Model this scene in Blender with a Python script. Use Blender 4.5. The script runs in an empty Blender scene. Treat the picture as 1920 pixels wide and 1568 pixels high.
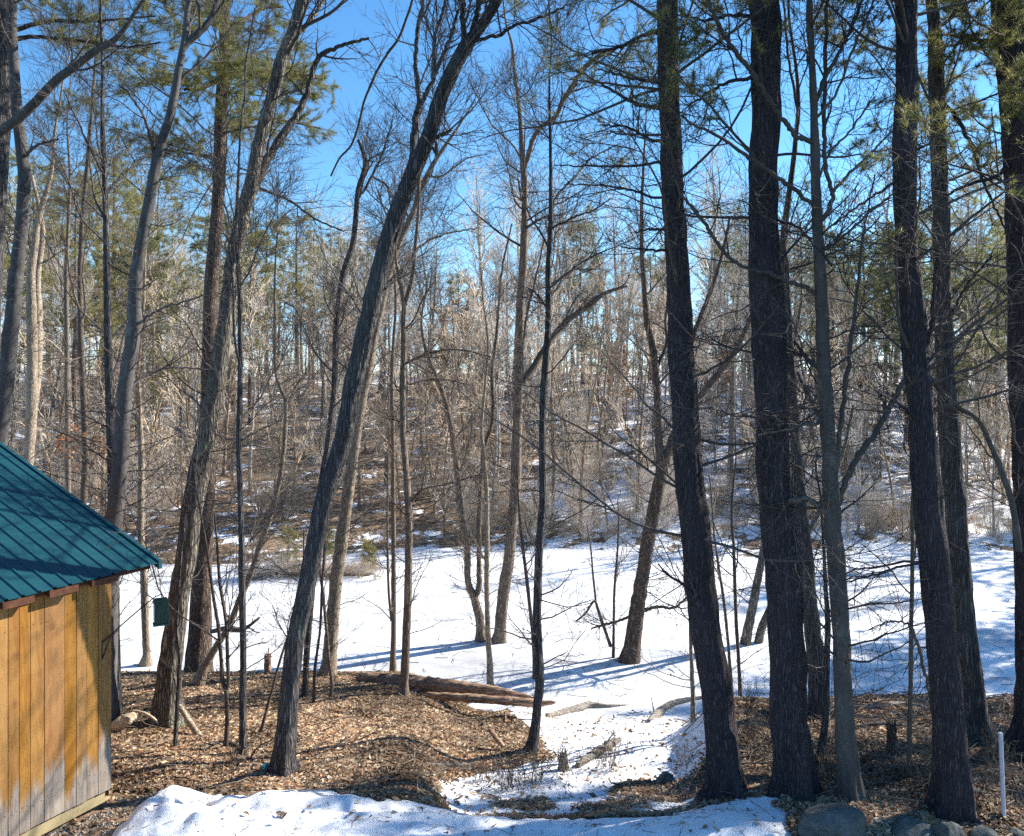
import bpy, bmesh, math, random
import numpy as np
from mathutils import Vector, noise as mnoise

C = bpy.context.scene.collection
F, CX, HY, CZ = 1490.0, 960.0, 717.0, 6.2        # focal length (px of a 1920 wide frame), principal column, horizon row, eye height over the ice
rad = math.radians

# ------------------------------------------------------------------ helpers
def PX(x, y, D):
    return np.array(((x - CX) / F * D, D, CZ - (y - HY) / F * D))

def ss(a, b, v):
    t = np.clip((np.asarray(v, float) - a) / (b - a), 0, 1)
    return t * t * (3 - 2 * t)

_nz = np.random.default_rng(5)
_wd = [(_nz.normal(size=2), _nz.uniform(0, 6.28)) for _ in range(60)]
def wob(x, y, freq, n=12, o=0):
    """cheap smooth 2-D noise, about -1..1"""
    s = 0
    for k in range(n):
        (a, b), ph = _wd[(o + k) % 60]
        s = s + np.sin((a * x + b * y) * freq * (0.6 + 0.13 * k) + ph)
    return s / math.sqrt(n) * 0.8

LP = np.array([[0, 1.95], [8.0, 1.90], [9, 1.76], [10.5, 1.42], [12, 1.06], [14, .66], [15.3, .42], [16.4, .12], [17.1, -.02], [18, -.3], [28, -.4], [33, -.3]])
CP = np.array([[0, 1.9], [7.9, 1.82], [8.5, 1.55], [9.5, 1.22], [10.5, 1.0], [12, .70], [13.5, .38], [14.6, .10], [15.2, -.02], [16, -.3], [28, -.4], [33, -.3]])
RP = np.array([[0, 1.9], [8.3, 1.84], [9.3, 1.72], [10.5, 1.60], [11.6, 1.44], [12.3, 1.28], [13.0, .7], [14.0, 0], [15, -.3], [28, -.4], [33, -.3]])
HP = np.array([[0, 0], [29.5, 0], [31.5, .1], [33, .45], [37, 1.25], [45, 2.6], [60, 4.8], [75, 6.4], [88, 6.9], [110, 5.5], [150, 2], [460, -6]])
def ground(x, y):
    x = np.asarray(x, float); y = np.asarray(y, float)
    u = x / np.maximum(y, 2) * 10
    wl = 1 - ss(-1.6, -.45, u + .25 * wob(x, y, .5)); wr = ss(1.9, 2.9, u + .15 * wob(x, y, .6, o=9))
    z = np.interp(y, LP[:, 0], LP[:, 1]) * wl + np.interp(y, CP[:, 0], CP[:, 1]) * (1 - wl) * (1 - wr) + np.interp(y, RP[:, 0], RP[:, 1]) * wr * (1 - wl)
    near = ss(7, 9, y) * (1 - ss(14, 17, y))
    z = z + near * (.05 * wob(x, y, 1.3, o=20) + .025 * wob(x, y, 4, o=33))
    z = z - .13 * ss(-3.2, -3.9, x - .48 * (y - 8.4)) * ss(9.6, 8.8, y)
    sh = y + 2.0 * wob(x, 0 * y, .12, o=4) + 3.5 * ss(-.12, -.42, x / np.maximum(y, 2))      # the far shore comes closer on the west
    hill = np.interp(sh, HP[:, 0], HP[:, 1]) + ss(33, 45, y) * .5 * wob(x, y, .12, o=40) + ss(31, 36, y) * .12 * wob(x, y, .7, o=12)
    far = ss(27.0, 31.5, sh)
    return z * (1 - far) + np.maximum(hill, -.4) * far

_Ds = np.concatenate([np.arange(6.5, 40, .02), np.arange(40, 130, .2)])
def solveD(px, py):
    zr = CZ - (py - HY) / F * _Ds
    g = np.maximum(ground((px - CX) / F * _Ds, _Ds), 0)
    k = np.nonzero(zr <= g)[0]
    return float(_Ds[k[0]]) if len(k) else 60.0

def link(name, me, parent=None):
    o = bpy.data.objects.new(name, me); C.objects.link(o)
    if parent is not None: o.parent = parent
    return o

def tag(o, label=None, cat=None, group=None, kind=None):
    if label: o['label'] = label
    if cat: o['category'] = cat
    if group: o['group'] = group
    if kind: o['kind'] = kind
    return o

def empty(name, loc, label=None, cat=None, group=None, rz=0):
    o = bpy.data.objects.new(name, None); C.objects.link(o)
    o.location = loc; o.rotation_euler = (0, 0, rz); o.empty_display_size = .2
    return tag(o, label, cat, group)

class Geo:
    """collects vertices and faces (quads and triangles) in numpy blocks"""
    def __init__(s): s.V = []; s.Q = []; s.T = []; s.n = 0; s.C = []
    def add(s, V, Q=None, T=None, col=None):
        V = np.asarray(V, float).reshape(-1, 3)
        if Q is not None and len(Q): s.Q.append(np.asarray(Q, int).reshape(-1, 4) + s.n)
        if T is not None and len(T): s.T.append(np.asarray(T, int).reshape(-1, 3) + s.n)
        s.V.append(V); s.n += len(V)
        s.C.append(np.full((len(V), 3), .5) if col is None else np.broadcast_to(np.asarray(col, float), (len(V), 3)))
    def mesh(s, name, mat, origin=(0, 0, 0), smooth=True, color=False):
        me = bpy.data.meshes.new(name)
        if not s.n: return me
        V = np.concatenate(s.V) - np.asarray(origin, float)
        Q = np.concatenate(s.Q) if s.Q else np.zeros((0, 4), int)
        T = np.concatenate(s.T) if s.T else np.zeros((0, 3), int)
        me.vertices.add(len(V)); me.vertices.foreach_set('co', V.astype(np.float32).ravel())
        loops = np.concatenate([Q.ravel(), T.ravel()]).astype(np.int32)
        me.loops.add(len(loops)); me.loops.foreach_set('vertex_index', loops)
        st = np.concatenate([np.arange(len(Q)) * 4, len(Q) * 4 + np.arange(len(T)) * 3]).astype(np.int32)
        me.polygons.add(len(st)); me.polygons.foreach_set('loop_start', st)
        me.polygons.foreach_set('use_smooth', np.full(len(st), smooth, bool))
        if color:
            a = me.color_attributes.new('tone', 'FLOAT_COLOR', 'POINT')
            col = np.concatenate(s.C); a.data.foreach_set('color', np.concatenate([col, np.ones((len(col), 1))], 1).astype(np.float32).ravel())
        me.update(calc_edges=True); me.validate()
        for m in (mat if isinstance(mat, (list, tuple)) else [mat]): me.materials.append(m)
        return me
    def build(s, name, mat, parent=None, origin=(0, 0, 0), smooth=True, color=False):
        return link(name, s.mesh(name, mat, origin, smooth, color), parent)

def norm(v): return v / np.maximum(np.linalg.norm(v, axis=-1, keepdims=True), 1e-9)

def tubes(geo, P, R, sides=5, col=None, cap=False, rough=0, rng=None, flare=0, plates=0):
    """P (M,N,3) centre lines, R (M,N) radii -> tubes"""
    P = np.asarray(P, float); R = np.asarray(R, float)
    if P.ndim == 2: P = P[None]; R = R[None]
    M, N, _ = P.shape
    if not M: return
    T = np.empty_like(P); T[:, 1:-1] = P[:, 2:] - P[:, :-2]; T[:, 0] = P[:, 1] - P[:, 0]; T[:, -1] = P[:, -1] - P[:, -2]
    T = norm(T); avg = norm(P[:, -1] - P[:, 0])
    ref = np.where(np.abs(avg[:, 2:3]) > .8, np.array([[1., 0, 0]]), np.array([[0, 0, 1.]]))[:, None, :]
    U = norm(np.cross(T, np.broadcast_to(ref, T.shape))); W = np.cross(T, U)
    a = np.arange(sides) * 2 * math.pi / sides
    rr = np.repeat(R[:, :, None], sides, 2)
    if rough:
        s = np.arange(N)[None, :, None] / 3.0; ph = rng.uniform(0, 6.28, 8)
        aa = a[None, None, :]
        rr = rr * (1 + rough * (.5 * np.sin(3 * aa + ph[0] + .5 * s) + .4 * np.sin(5 * aa + ph[1] - .9 * s) + .5 * np.sin(1.3 * s + 2 * aa + ph[2]) + .35 * np.sin(7 * aa + 2.3 * s + ph[3])))
        rr = rr * (1 + rough * .5 * rng.normal(size=rr.shape))
    if flare:
        hh = np.concatenate([[0], np.cumsum(np.linalg.norm(np.diff(P[0], axis=0), axis=1))])[None, :, None]; ph = rng.uniform(0, 6.28, 2)
        rr = rr * (1 + flare * np.exp(-np.maximum(hh - .12, 0) / (1.3 * R[0, 1] + .05)) * (.35 + .5 * np.cos(4 * a + ph[0]) + .35 * np.cos(7 * a + ph[1]))[None, None, :].clip(-.15, 2))
    if plates:
        for i_ in range(N):
            for j_ in range(sides):
                c_, s_ = math.cos(a[j_]) * R[0, i_], math.sin(a[j_]) * R[0, i_]; z_ = P[0, i_, 2]
                f = 1 - abs(mnoise.noise((c_ * 17, s_ * 17, z_ * 2.1))) * 2.2 + .35 * mnoise.noise((c_ * 30, s_ * 30, z_ * 9))
                rr[0, i_, j_] += plates * (f - .85)
    V = P[:, :, None, :] + rr[..., None] * (np.cos(a)[None, None, :, None] * U[:, :, None, :] + np.sin(a)[None, None, :, None] * W[:, :, None, :])
    m = np.arange(M)[:, None, None] * N * sides; i = np.arange(N - 1)[None, :, None] * sides; j = np.arange(sides)[None, None, :]; j2 = (j + 1) % sides
    Q = np.stack(np.broadcast_arrays(m + i + j, m + i + j2, m + i + sides + j2, m + i + sides + j), -1).reshape(-1, 4)
    geo.add(V, Q, None, col)
    if cap:
        for k in (0, N - 1):
            for q in range(M):
                ring = V[q, k]; c = ring.mean(0, keepdims=True)
                t = [[sides, x, (x + 1) % sides] if k else [sides, (x + 1) % sides, x] for x in range(sides)]
                geo.add(np.concatenate([ring, c]), None, t, col)

def smooth_line(pts, n):
    """Catmull-Rom through rows of pts, resampled to n rows by arc length"""
    p = np.asarray(pts, float)
    q = np.vstack([2 * p[0] - p[1], p, 2 * p[-1] - p[-2]])
    out = []
    for i in range(1, len(q) - 2):
        t = np.linspace(0, 1, 12, endpoint=False)[:, None]
        a, b, c, d = q[i - 1], q[i], q[i + 1], q[i + 2]
        out.append(.5 * (2 * b + (c - a) * t + (2 * a - 5 * b + 4 * c - d) * t * t + (3 * b - a - 3 * c + d) * t ** 3))
    out = np.vstack(out + [p[-1:]])
    L = np.concatenate([[0], np.cumsum(np.linalg.norm(np.diff(out[:, :3], axis=0), axis=1))])
    s = np.linspace(0, L[-1], n)
    return np.stack([np.interp(s, L, out[:, k]) for k in range(out.shape[1])], 1)

def grow(rng, P, R, n, t0, t1, L0, L1, ang, angsd, up, npts=6, wig=.15, rr=.55, rtip=.003, shrink=.5, rmax=1, flat=0, curl=0):
    """side shoots on the lines P,R: n per line, in the stretch t0..t1, lengths L0..L1 (less towards the tip by SHRINK)"""
    M, N, _ = P.shape
    if not M or not n: return np.zeros((0, npts, 3)), np.zeros((0, npts))
    t = rng.uniform(t0, t1, (M, n)); f = t * (N - 1); i = np.minimum(f.astype(int), N - 2); w = (f - i)[..., None]
    r = np.arange(M)[:, None]
    base = P[r, i] * (1 - w) + P[r, i + 1] * w
    rb = R[r, i] * (1 - w[..., 0]) + R[r, i + 1] * w[..., 0]
    tan = norm(P[r, i + 1] - P[r, i])
    rv = rng.normal(size=(M, n, 3)); rv[..., 2] *= (1 - flat)
    perp = norm(rv - (rv * tan).sum(-1, keepdims=True) * tan)
    a = np.clip(rng.normal(ang, angsd, (M, n)), .15, 1.9)[..., None]
    d = np.cos(a) * tan + np.sin(a) * perp
    L = rng.uniform(L0, L1, (M, n)) * (1 - shrink * (t - t0) / max(t1 - t0, 1e-6))
    K = M * n
    base = base.reshape(K, 3); d = norm(d.reshape(K, 3)); L = L.reshape(K); rb = np.minimum(rb.reshape(K) * rr * rng.uniform(.6, 1.1, K), rmax)
    rb = np.maximum(rb, rtip * 1.2)
    Q = np.empty((K, npts, 3)); Q[:, 0] = base; step = (L / (npts - 1))[:, None]
    cv = rng.normal(size=(K, 3)) * curl
    for k in range(1, npts):
        d = norm(d + rng.normal(size=(K, 3)) * wig + np.array([0, 0, up]) + cv)
        Q[:, k] = Q[:, k - 1] + d * step
    s = np.linspace(0, 1, npts)[None]
    return Q, rb[:, None] * (1 - s) ** .8 + rtip * s

# ------------------------------------------------------------------ materials
def mat(name):
    m = bpy.data.materials.new(name); m.use_nodes = True
    nt = m.node_tree; b = nt.nodes['Principled BSDF']; b.inputs['Specular IOR Level'].default_value = .25
    return m, nt, b
def N(nt, t, **kw):
    n = nt.nodes.new(t)
    for k, v in kw.items(): setattr(n, k, v)
    return n
def ramp(nt, stops, src=None):
    r = N(nt, 'ShaderNodeValToRGB'); e = r.color_ramp.elements
    while len(e) < len(stops): e.new(.5)
    for x, (p, c) in zip(e, stops): x.position = p; x.color = (*c, 1)
    if src: nt.links.new(src, r.inputs[0])
    return r
def coords(nt, scale, kind='Object'):
    tc = N(nt, 'ShaderNodeTexCoord'); mp = N(nt, 'ShaderNodeMapping'); mp.inputs['Scale'].default_value = scale
    nt.links.new(tc.outputs[kind], mp.inputs[0]); return mp.outputs[0]
def noise(nt, vec, scale, detail=4, rough=.6, dist=0):
    n = N(nt, 'ShaderNodeTexNoise'); n.inputs['Scale'].default_value = scale; n.inputs['Detail'].default_value = detail
    n.inputs['Roughness'].default_value = rough; n.inputs['Distortion'].default_value = dist
    if vec is not None: nt.links.new(vec, n.inputs['Vector'])
    return n.outputs['Fac']
def mixc(nt, fac, a, b, mode='MIX'):
    m = N(nt, 'ShaderNodeMix', data_type='RGBA', blend_type=mode)
    for s, v in ((0, fac), (6, a), (7, b)):
        if hasattr(v, 'links'): nt.links.new(v, m.inputs[s])
        elif s == 0: m.inputs[0].default_value = v
        else: m.inputs[s].default_value = (*v, 1)
    return m.outputs[2]
def math_(nt, op, a, b=None, clamp=False):
    m = N(nt, 'ShaderNodeMath', operation=op); m.use_clamp = clamp
    for s, v in ((0, a), (1, b)):
        if v is None: continue
        if hasattr(v, 'links'): nt.links.new(v, m.inputs[s])
        else: m.inputs[s].default_value = v
    return m.outputs[0]
def bump(nt, b, h, strength, dist):
    n = N(nt, 'ShaderNodeBump'); n.inputs['Strength'].default_value = strength; n.inputs['Distance'].default_value = dist
    nt.links.new(h, n.inputs['Height']); nt.links.new(n.outputs[0], b.inputs['Normal'])

def bark(name, dark, light, sc=14, stretch=.14, strength=.9, dist=.03, lichen=None, plates=True, lying=False, spread=(.75, .5)):
    m, nt, b = mat(name)
    v = coords(nt, (stretch, 1, 1) if lying else (1, 1, stretch))
    n1 = noise(nt, v, sc, 6, .7, .6)
    if plates:
        vo = N(nt, 'ShaderNodeTexVoronoi', feature='DISTANCE_TO_EDGE'); vo.inputs['Scale'].default_value = sc * 1.6
        w = N(nt, 'ShaderNodeVectorMath', operation='MULTIPLY_ADD'); w.inputs[1].default_value = (.12, .12, .12)
        nn = N(nt, 'ShaderNodeTexNoise'); nn.inputs['Scale'].default_value = sc * .7; nt.links.new(v, nn.inputs['Vector'])
        nt.links.new(nn.outputs['Color'], w.inputs[0]); nt.links.new(v, w.inputs[2]); nt.links.new(w.outputs[0], vo.inputs['Vector'])
        e = math_(nt, 'MULTIPLY', vo.outputs['Distance'], 3.2, True)
        h = math_(nt, 'ADD', math_(nt, 'MULTIPLY', e, .7), math_(nt, 'MULTIPLY', n1, .5))
    else: h = n1
    r = ramp(nt, [(.2, tuple(c * .55 for c in dark)), (.45, dark), (.85, light)], h)
    col = r.outputs[0]
    big = noise(nt, coords(nt, (1, 1, .5)), 2.2, 3)
    col = mixc(nt, ramp(nt, [(.35, (0, 0, 0)), (.7, (.6, .6, .6))], big).outputs[0], col, tuple(min(1, (a + c) * .62) for a, c in zip(dark, light)))
    if lichen:
        ln = noise(nt, coords(nt, (1, 1, .6)), 5.5, 5, .7)
        col = mixc(nt, ramp(nt, [(.56, (0, 0, 0)), (.68, (.75, .75, .75))], ln).outputs[0], col, lichen)
    oi = N(nt, 'ShaderNodeObjectInfo')
    hsv = N(nt, 'ShaderNodeHueSaturation'); nt.links.new(col, hsv.inputs['Color'])
    nt.links.new(math_(nt, 'ADD', math_(nt, 'MULTIPLY', oi.outputs['Random'], spread[1]), spread[0]), hsv.inputs['Value'])
    nt.links.new(hsv.outputs[0], b.inputs['Base Color']); b.inputs['Roughness'].default_value = .9
    bump(nt, b, h, strength, dist)
    return m

def plain(name, c, rough=.85, var=.25, sc=20, spread=(.75, .5)):
    m, nt, b = mat(name)
    f = noise(nt, coords(nt, (1, 1, 1)), sc, 3)
    lo, sp_ = spread
    r = ramp(nt, [(.3, tuple(x * (1 - var) for x in c)), (.7, tuple(min(1, x * (1 + var)) for x in c))], f)
    oi = N(nt, 'ShaderNodeObjectInfo'); hsv = N(nt, 'ShaderNodeHueSaturation'); nt.links.new(r.outputs[0], hsv.inputs['Color'])
    nt.links.new(math_(nt, 'ADD', math_(nt, 'MULTIPLY', oi.outputs['Random'], sp_), lo), hsv.inputs['Value'])
    nt.links.new(hsv.outputs[0], b.inputs['Base Color']); b.inputs['Roughness'].default_value = rough
    return m

def toned(name, rough=.8, trans=.0):
    """base colour read from each leaf's own tone"""
    m, nt, b = mat(name)
    a = N(nt, 'ShaderNodeAttribute', attribute_name='tone'); nt.links.new(a.outputs['Color'], b.inputs['Base Color'])
    b.inputs['Roughness'].default_value = rough
    if trans:
        t = N(nt, 'ShaderNodeBsdfTranslucent'); nt.links.new(a.outputs['Color'], t.inputs[0])
        mx = N(nt, 'ShaderNodeMixShader'); mx.inputs[0].default_value = trans
        nt.links.new(b.outputs[0], mx.inputs[1]); nt.links.new(t.outputs[0], mx.inputs[2]); nt.links.new(mx.outputs[0], nt.nodes['Material Output'].inputs[0])
    return m

M_OAK = bark('oak_bark', (.06, .052, .046), (.235, .205, .17), 15, .13, 1, .035, (.22, .24, .17))
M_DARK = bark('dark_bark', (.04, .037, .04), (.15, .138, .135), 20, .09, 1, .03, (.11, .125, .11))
M_PINE = bark('pine_bark', (.040, .034, .041), (.105, .087, .093), 26, .14, 1, .025)
M_RED = bark('red_pine_bark', (.08, .055, .045), (.24, .18, .14), 16, .25, .9, .03)
M_SMOOTH = bark('smooth_bark', (.085, .077, .071), (.148, .134, .121), 9, .4, .5, .014, (.20, .193, .18), plates=False)
M_BROWN = bark('brown_bark', (.095, .072, .056), (.27, .21, .16), 18, .14, .8, .02)
M_GREY = bark('grey_bark', (.07, .066, .066), (.15, .14, .136), 11, .3, .5, .014, (.17, .175, .16), plates=False)
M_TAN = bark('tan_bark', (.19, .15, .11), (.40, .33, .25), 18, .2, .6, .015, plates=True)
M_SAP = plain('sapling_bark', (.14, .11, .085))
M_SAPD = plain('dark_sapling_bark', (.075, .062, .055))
M_TWIG = plain('twig_bark', (.155, .12, .095))
M_TWIGD = plain('dark_twig_bark', (.085, .072, .068))
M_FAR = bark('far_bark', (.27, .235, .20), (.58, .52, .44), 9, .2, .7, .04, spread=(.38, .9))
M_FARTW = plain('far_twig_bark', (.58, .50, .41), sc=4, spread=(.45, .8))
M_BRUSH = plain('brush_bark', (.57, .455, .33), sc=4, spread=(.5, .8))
M_LEAF = toned('dead_leaf', .75, .15)
M_NEEDLE = toned('pine_needle', .5, .45)

def ground_mat():
    m, nt, b = mat('leafy_ground'); g = coords(nt, (1, 1, 1))
    vo = N(nt, 'ShaderNodeTexVoronoi'); vo.inputs['Scale'].default_value = 17; nt.links.new(g, vo.inputs['Vector'])
    sep = N(nt, 'ShaderNodeSeparateColor'); nt.links.new(vo.outputs['Color'], sep.inputs[0])
    leaf = ramp(nt, [(0, (.08, .055, .038)), (.35, (.19, .125, .078)), (.7, (.30, .20, .12)), (1, (.42, .32, .21))], sep.outputs[0])
    soil = mixc(nt, ramp(nt, [(.4, (0, 0, 0)), (.65, (.8, .8, .8))], noise(nt, g, 2.5, 5)).outputs[0], leaf.outputs[0], (.05, .035, .024))
    sn = ramp(nt, [(.3, (.76, .79, .84)), (.7, (.86, .87, .89))], noise(nt, g, 1.3, 5))
    at = N(nt, 'ShaderNodeAttribute', attribute_name='tone')
    s = N(nt, 'ShaderNodeSeparateColor'); nt.links.new(at.outputs['Color'], s.inputs[0])
    nn = math_(nt, 'ADD', math_(nt, 'MULTIPLY', noise(nt, g, 1.1, 6, .65), .75), math_(nt, 'MULTIPLY', noise(nt, g, 9, 4, .7), .25))
    k = math_(nt, 'ADD', s.outputs[0], math_(nt, 'MULTIPLY', math_(nt, 'SUBTRACT', nn, .5), 2.6))
    f = ramp(nt, [(.47, (0, 0, 0)), (.53, (1, 1, 1))], k)
    nt.links.new(mixc(nt, f.outputs[0], soil, sn.outputs[0]), b.inputs['Base Color']); b.inputs['Roughness'].default_value = .8
    h = math_(nt, 'ADD', math_(nt, 'MULTIPLY', vo.outputs['Distance'], .35), math_(nt, 'MULTIPLY', f.outputs[0], 1.0))
    bump(nt, b, math_(nt, 'ADD', h, math_(nt, 'MULTIPLY', noise(nt, g, 6, 5), .5)), .7, .05)
    return m
def snow_mat(name, ice=False):
    m, nt, b = mat(name); g = coords(nt, (1, 1, 1))
    c = ramp(nt, [(.3, (.79, .82, .87)), (.65, (.88, .89, .90))], noise(nt, g, .9, 6)).outputs[0]
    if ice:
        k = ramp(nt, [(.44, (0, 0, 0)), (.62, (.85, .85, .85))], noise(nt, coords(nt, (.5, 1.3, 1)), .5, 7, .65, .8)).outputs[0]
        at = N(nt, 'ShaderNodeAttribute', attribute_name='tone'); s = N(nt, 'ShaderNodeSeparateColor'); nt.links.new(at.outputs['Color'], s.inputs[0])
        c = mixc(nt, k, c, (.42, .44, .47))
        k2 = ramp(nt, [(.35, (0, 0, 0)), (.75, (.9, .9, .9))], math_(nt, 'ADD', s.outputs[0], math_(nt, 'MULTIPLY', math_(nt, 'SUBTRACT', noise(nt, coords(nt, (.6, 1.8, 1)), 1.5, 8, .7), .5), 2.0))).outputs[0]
        c = mixc(nt, math_(nt, 'MULTIPLY', k2, .62), c, (.22, .23, .255))  # grey ice and painted-in shade, darkening the pond snow colour
        sp = ramp(nt, [(.70, (0, 0, 0)), (.76, (.8, .8, .8))], noise(nt, g, 7, 4, .7)).outputs[0]
        c = mixc(nt, sp, c, (.38, .33, .28))
    nt.links.new(c, b.inputs['Base Color']); b.inputs['Roughness'].default_value = .55; b.inputs['Specular IOR Level'].default_value = .3
    h = math_(nt, 'ADD', noise(nt, g, 3.0, 6, .6), math_(nt, 'MULTIPLY', noise(nt, g, 45, 4, .7), .5))
    if not ice:
        dirt = ramp(nt, [(.68, (0, 0, 0)), (.73, (.7, .7, .7))], noise(nt, g, 38, 3, .6)).outputs[0]; big = ramp(nt, [(.45, (0, 0, 0)), (.65, (1, 1, 1))], noise(nt, g, 1.6, 4, .6)).outputs[0]
        nt.links.new(mixc(nt, math_(nt, 'MULTIPLY', dirt, big), c, (.22, .18, .14)), b.inputs['Base Color'])
    bump(nt, b, h, .5 if not ice else .3, .06 if not ice else .05)
    return m

# ------------------------------------------------------------------ light, sky, camera
SUN_AZ, SUN_EL = rad(65), rad(33)                  # azimuth clockwise from the view direction (+y)
sd = Vector((math.sin(SUN_AZ) * math.cos(SUN_EL), math.cos(SUN_AZ) * math.cos(SUN_EL), math.sin(SUN_EL)))
sun = bpy.data.objects.new('sun', bpy.data.lights.new('sun', 'SUN')); C.objects.link(sun)
sun.data.energy = 5.0; sun.data.angle = rad(.5); sun.data.color = (1, .93, .82)
sun.rotation_euler = sd.to_track_quat('Z', 'Y').to_euler(); sun.location = (30, 20, 40)
wd = bpy.data.worlds.new("World"); bpy.context.scene.world = wd; wd.use_nodes = True
nt = wd.node_tree; bg = nt.nodes['Background']
sky = nt.nodes.new('ShaderNodeTexSky'); sky.sky_type = 'NISHITA'; sky.sun_disc = False
sky.sun_elevation = SUN_EL; sky.sun_rotation = SUN_AZ; sky.air_density = 1.0; sky.dust_density = 0; sky.ozone_density = 2.6
hs = nt.nodes.new('ShaderNodeHueSaturation'); hs.inputs['Saturation'].default_value = 1.2
nt.links.new(sky.outputs[0], hs.inputs['Color']); tc = nt.nodes.new('ShaderNodeTexCoord'); sx = nt.nodes.new('ShaderNodeSeparateXYZ'); nt.links.new(tc.outputs['Generated'], sx.inputs[0])
rp = nt.nodes.new('ShaderNodeValToRGB'); rp.color_ramp.elements[0].color = (.66, .80, 1.18, 1); rp.color_ramp.elements[0].position = .0; rp.color_ramp.elements[1].color = (.84, 1.0, 1.04, 1); rp.color_ramp.elements[1].position = .16
nt.links.new(sx.outputs['Z'], rp.inputs[0]); ml = nt.nodes.new('ShaderNodeMix'); ml.data_type = 'RGBA'; ml.blend_type = 'MULTIPLY'; ml.inputs[0].default_value = 1
nt.links.new(hs.outputs[0], ml.inputs[6]); nt.links.new(rp.outputs[0], ml.inputs[7]); nt.links.new(ml.outputs[2], bg.inputs['Color']); bg.inputs['Strength'].default_value = .1
cam = bpy.data.objects.new('camera', bpy.data.cameras.new('camera')); C.objects.link(cam)
cam.location = (0, 0, CZ); cam.rotation_euler = (rad(90), 0, 0)
cam.data.sensor_width = 36; cam.data.lens = F / 1920 * 36; cam.data.shift_y = -(784 - HY) / 1920; cam.data.clip_end = 2000; cam.data.clip_start = .05
S = bpy.context.scene; S.camera = cam
S.view_settings.view_transform = 'Standard'; S.view_settings.look = 'None'; S.view_settings.exposure = 1.25; S.view_settings.gamma = 1
S.cycles.max_bounces = 6; S.cycles.diffuse_bounces = 3; S.cycles.transmission_bounces = 3; S.cycles.transparent_max_bounces = 4
S.cycles.use_adaptive_sampling = True; S.cycles.adaptive_threshold = .02; S.cycles.use_denoising = False

# ------------------------------------------------------------------ ground, pond, near snow
def snow_share(x, y):
    """0..1 how snowy the ground is"""
    u = x / np.maximum(y, 2) * 10
    dn = y + .35 * wob(x, y, 1.1, o=7)
    left = np.interp(dn, [8.4, 9.3, 10.3, 11.2, 12.2, 13.2, 14.2, 16], [-.9, -1.0, -.75, .05, .35, .15, -.1, -.2])
    c = ss(-.2, .25, u - left) * (1 - ss(2.2, 2.9, u)) * ss(8.1, 8.7, y)
    c = c * (.93 - .20 * (1 - ss(9.5, 11.5, y)))
    right = ss(2.0, 2.6, u) * (.30 - .24 * ss(3.0, 3.8, u))
    near = np.maximum(c, right * ss(8.6, 9.2, y))
    farx = .42 + .14 * ss(-.05, .15, x / np.maximum(y, 1)) - .03 * ss(-.1, -.35, x / np.maximum(y, 1)) + .12 * wob(x, y, .2, o=17)
    f = ss(24, 28, y)
    return np.clip(near * (1 - f) + farx * f, 0, 1)

rows = np.concatenate([np.arange(1.5, 7, .5), np.arange(7, 18, .055), np.arange(18, 40, .3), np.geomspace(40, 460, 70)])
us = np.concatenate([np.linspace(-2.2, -.8, 40, endpoint=False), np.linspace(-.8, .8, 330), np.linspace(.8, 2.2, 41)[1:]])
YY, UU = np.meshgrid(rows, us, indexing='ij'); XX = UU * YY
ZZ = ground(XX, YY); sn = snow_share(XX, YY)
g = Geo(); nr, nc = YY.shape; i, j = np.meshgrid(np.arange(nr - 1), np.arange(nc - 1), indexing='ij'); k = (i * nc + j).ravel()
g.add(np.stack([XX, YY, ZZ], -1), np.stack([k, k + 1, k + nc + 1, k + nc], 1), None, np.stack([sn, sn, sn], -1).reshape(-1, 3))
tag(g.build('ground', ground_mat(), color=True), kind='structure')

g = Geo(); rr_ = np.linspace(13, 36, 160); uu_ = np.linspace(-70, 70, 260); Y2, X2 = np.meshgrid(rr_, uu_, indexing='ij')
ice_shade = np.exp(-(((X2 + 1.2) / 3.4) ** 2 + ((Y2 - 17.4 - .1 * X2) / 1.0) ** 2) * 1.0) + .5 * np.exp(-(((X2 - 9) / 5) ** 2 + ((Y2 - 16.6) / .9) ** 2))  # grey ice patch mid-pond; the eastern patch is tree shade painted into the tone
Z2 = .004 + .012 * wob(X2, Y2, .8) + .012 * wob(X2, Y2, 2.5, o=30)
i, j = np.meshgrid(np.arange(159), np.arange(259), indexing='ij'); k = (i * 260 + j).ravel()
g.add(np.stack([X2, Y2, Z2], -1), np.stack([k, k + 1, k + 261, k + 260], 1), None, np.repeat(ice_shade.reshape(-1, 1), 3, 1))
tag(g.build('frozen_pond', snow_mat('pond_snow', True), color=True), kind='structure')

# near snow bank: a real layer lying on the lawn edge
ep = np.array([[120, 1600], [205, 1572], [225, 1520], [300, 1470], [345, 1478], [400, 1492], [470, 1488], [545, 1474], [640, 1490], [720, 1497], [800, 1502], [900, 1502], [960, 1514], [1060, 1512], [1180, 1520], [1290, 1508], [1380, 1496], [1465, 1497], [1495, 1530], [1515, 1575], [1560, 1640]])
EDGE = np.array([8.25 if False else (CZ - 1.86) * F / (p[1] - HY) for p in ep])
xs = np.arange(-5.2, 4.2, .022); ys = np.arange(5.0, 9.2, .022); X3, Y3 = np.meshgrid(xs, ys, indexing='xy')
pxx = CX + F * X3 / Y3
ed = np.interp(pxx, ep[:, 0], EDGE) + .06 * wob(X3, Y3, 3.2, o=5) + .045 * wob(X3, Y3, 9, o=25) + .02 * wob(X3, Y3, 22, o=35)
dd = ed - Y3
th = .09 * ss(0, .8, dd) + .03 * ss(0, .06, dd)
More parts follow.
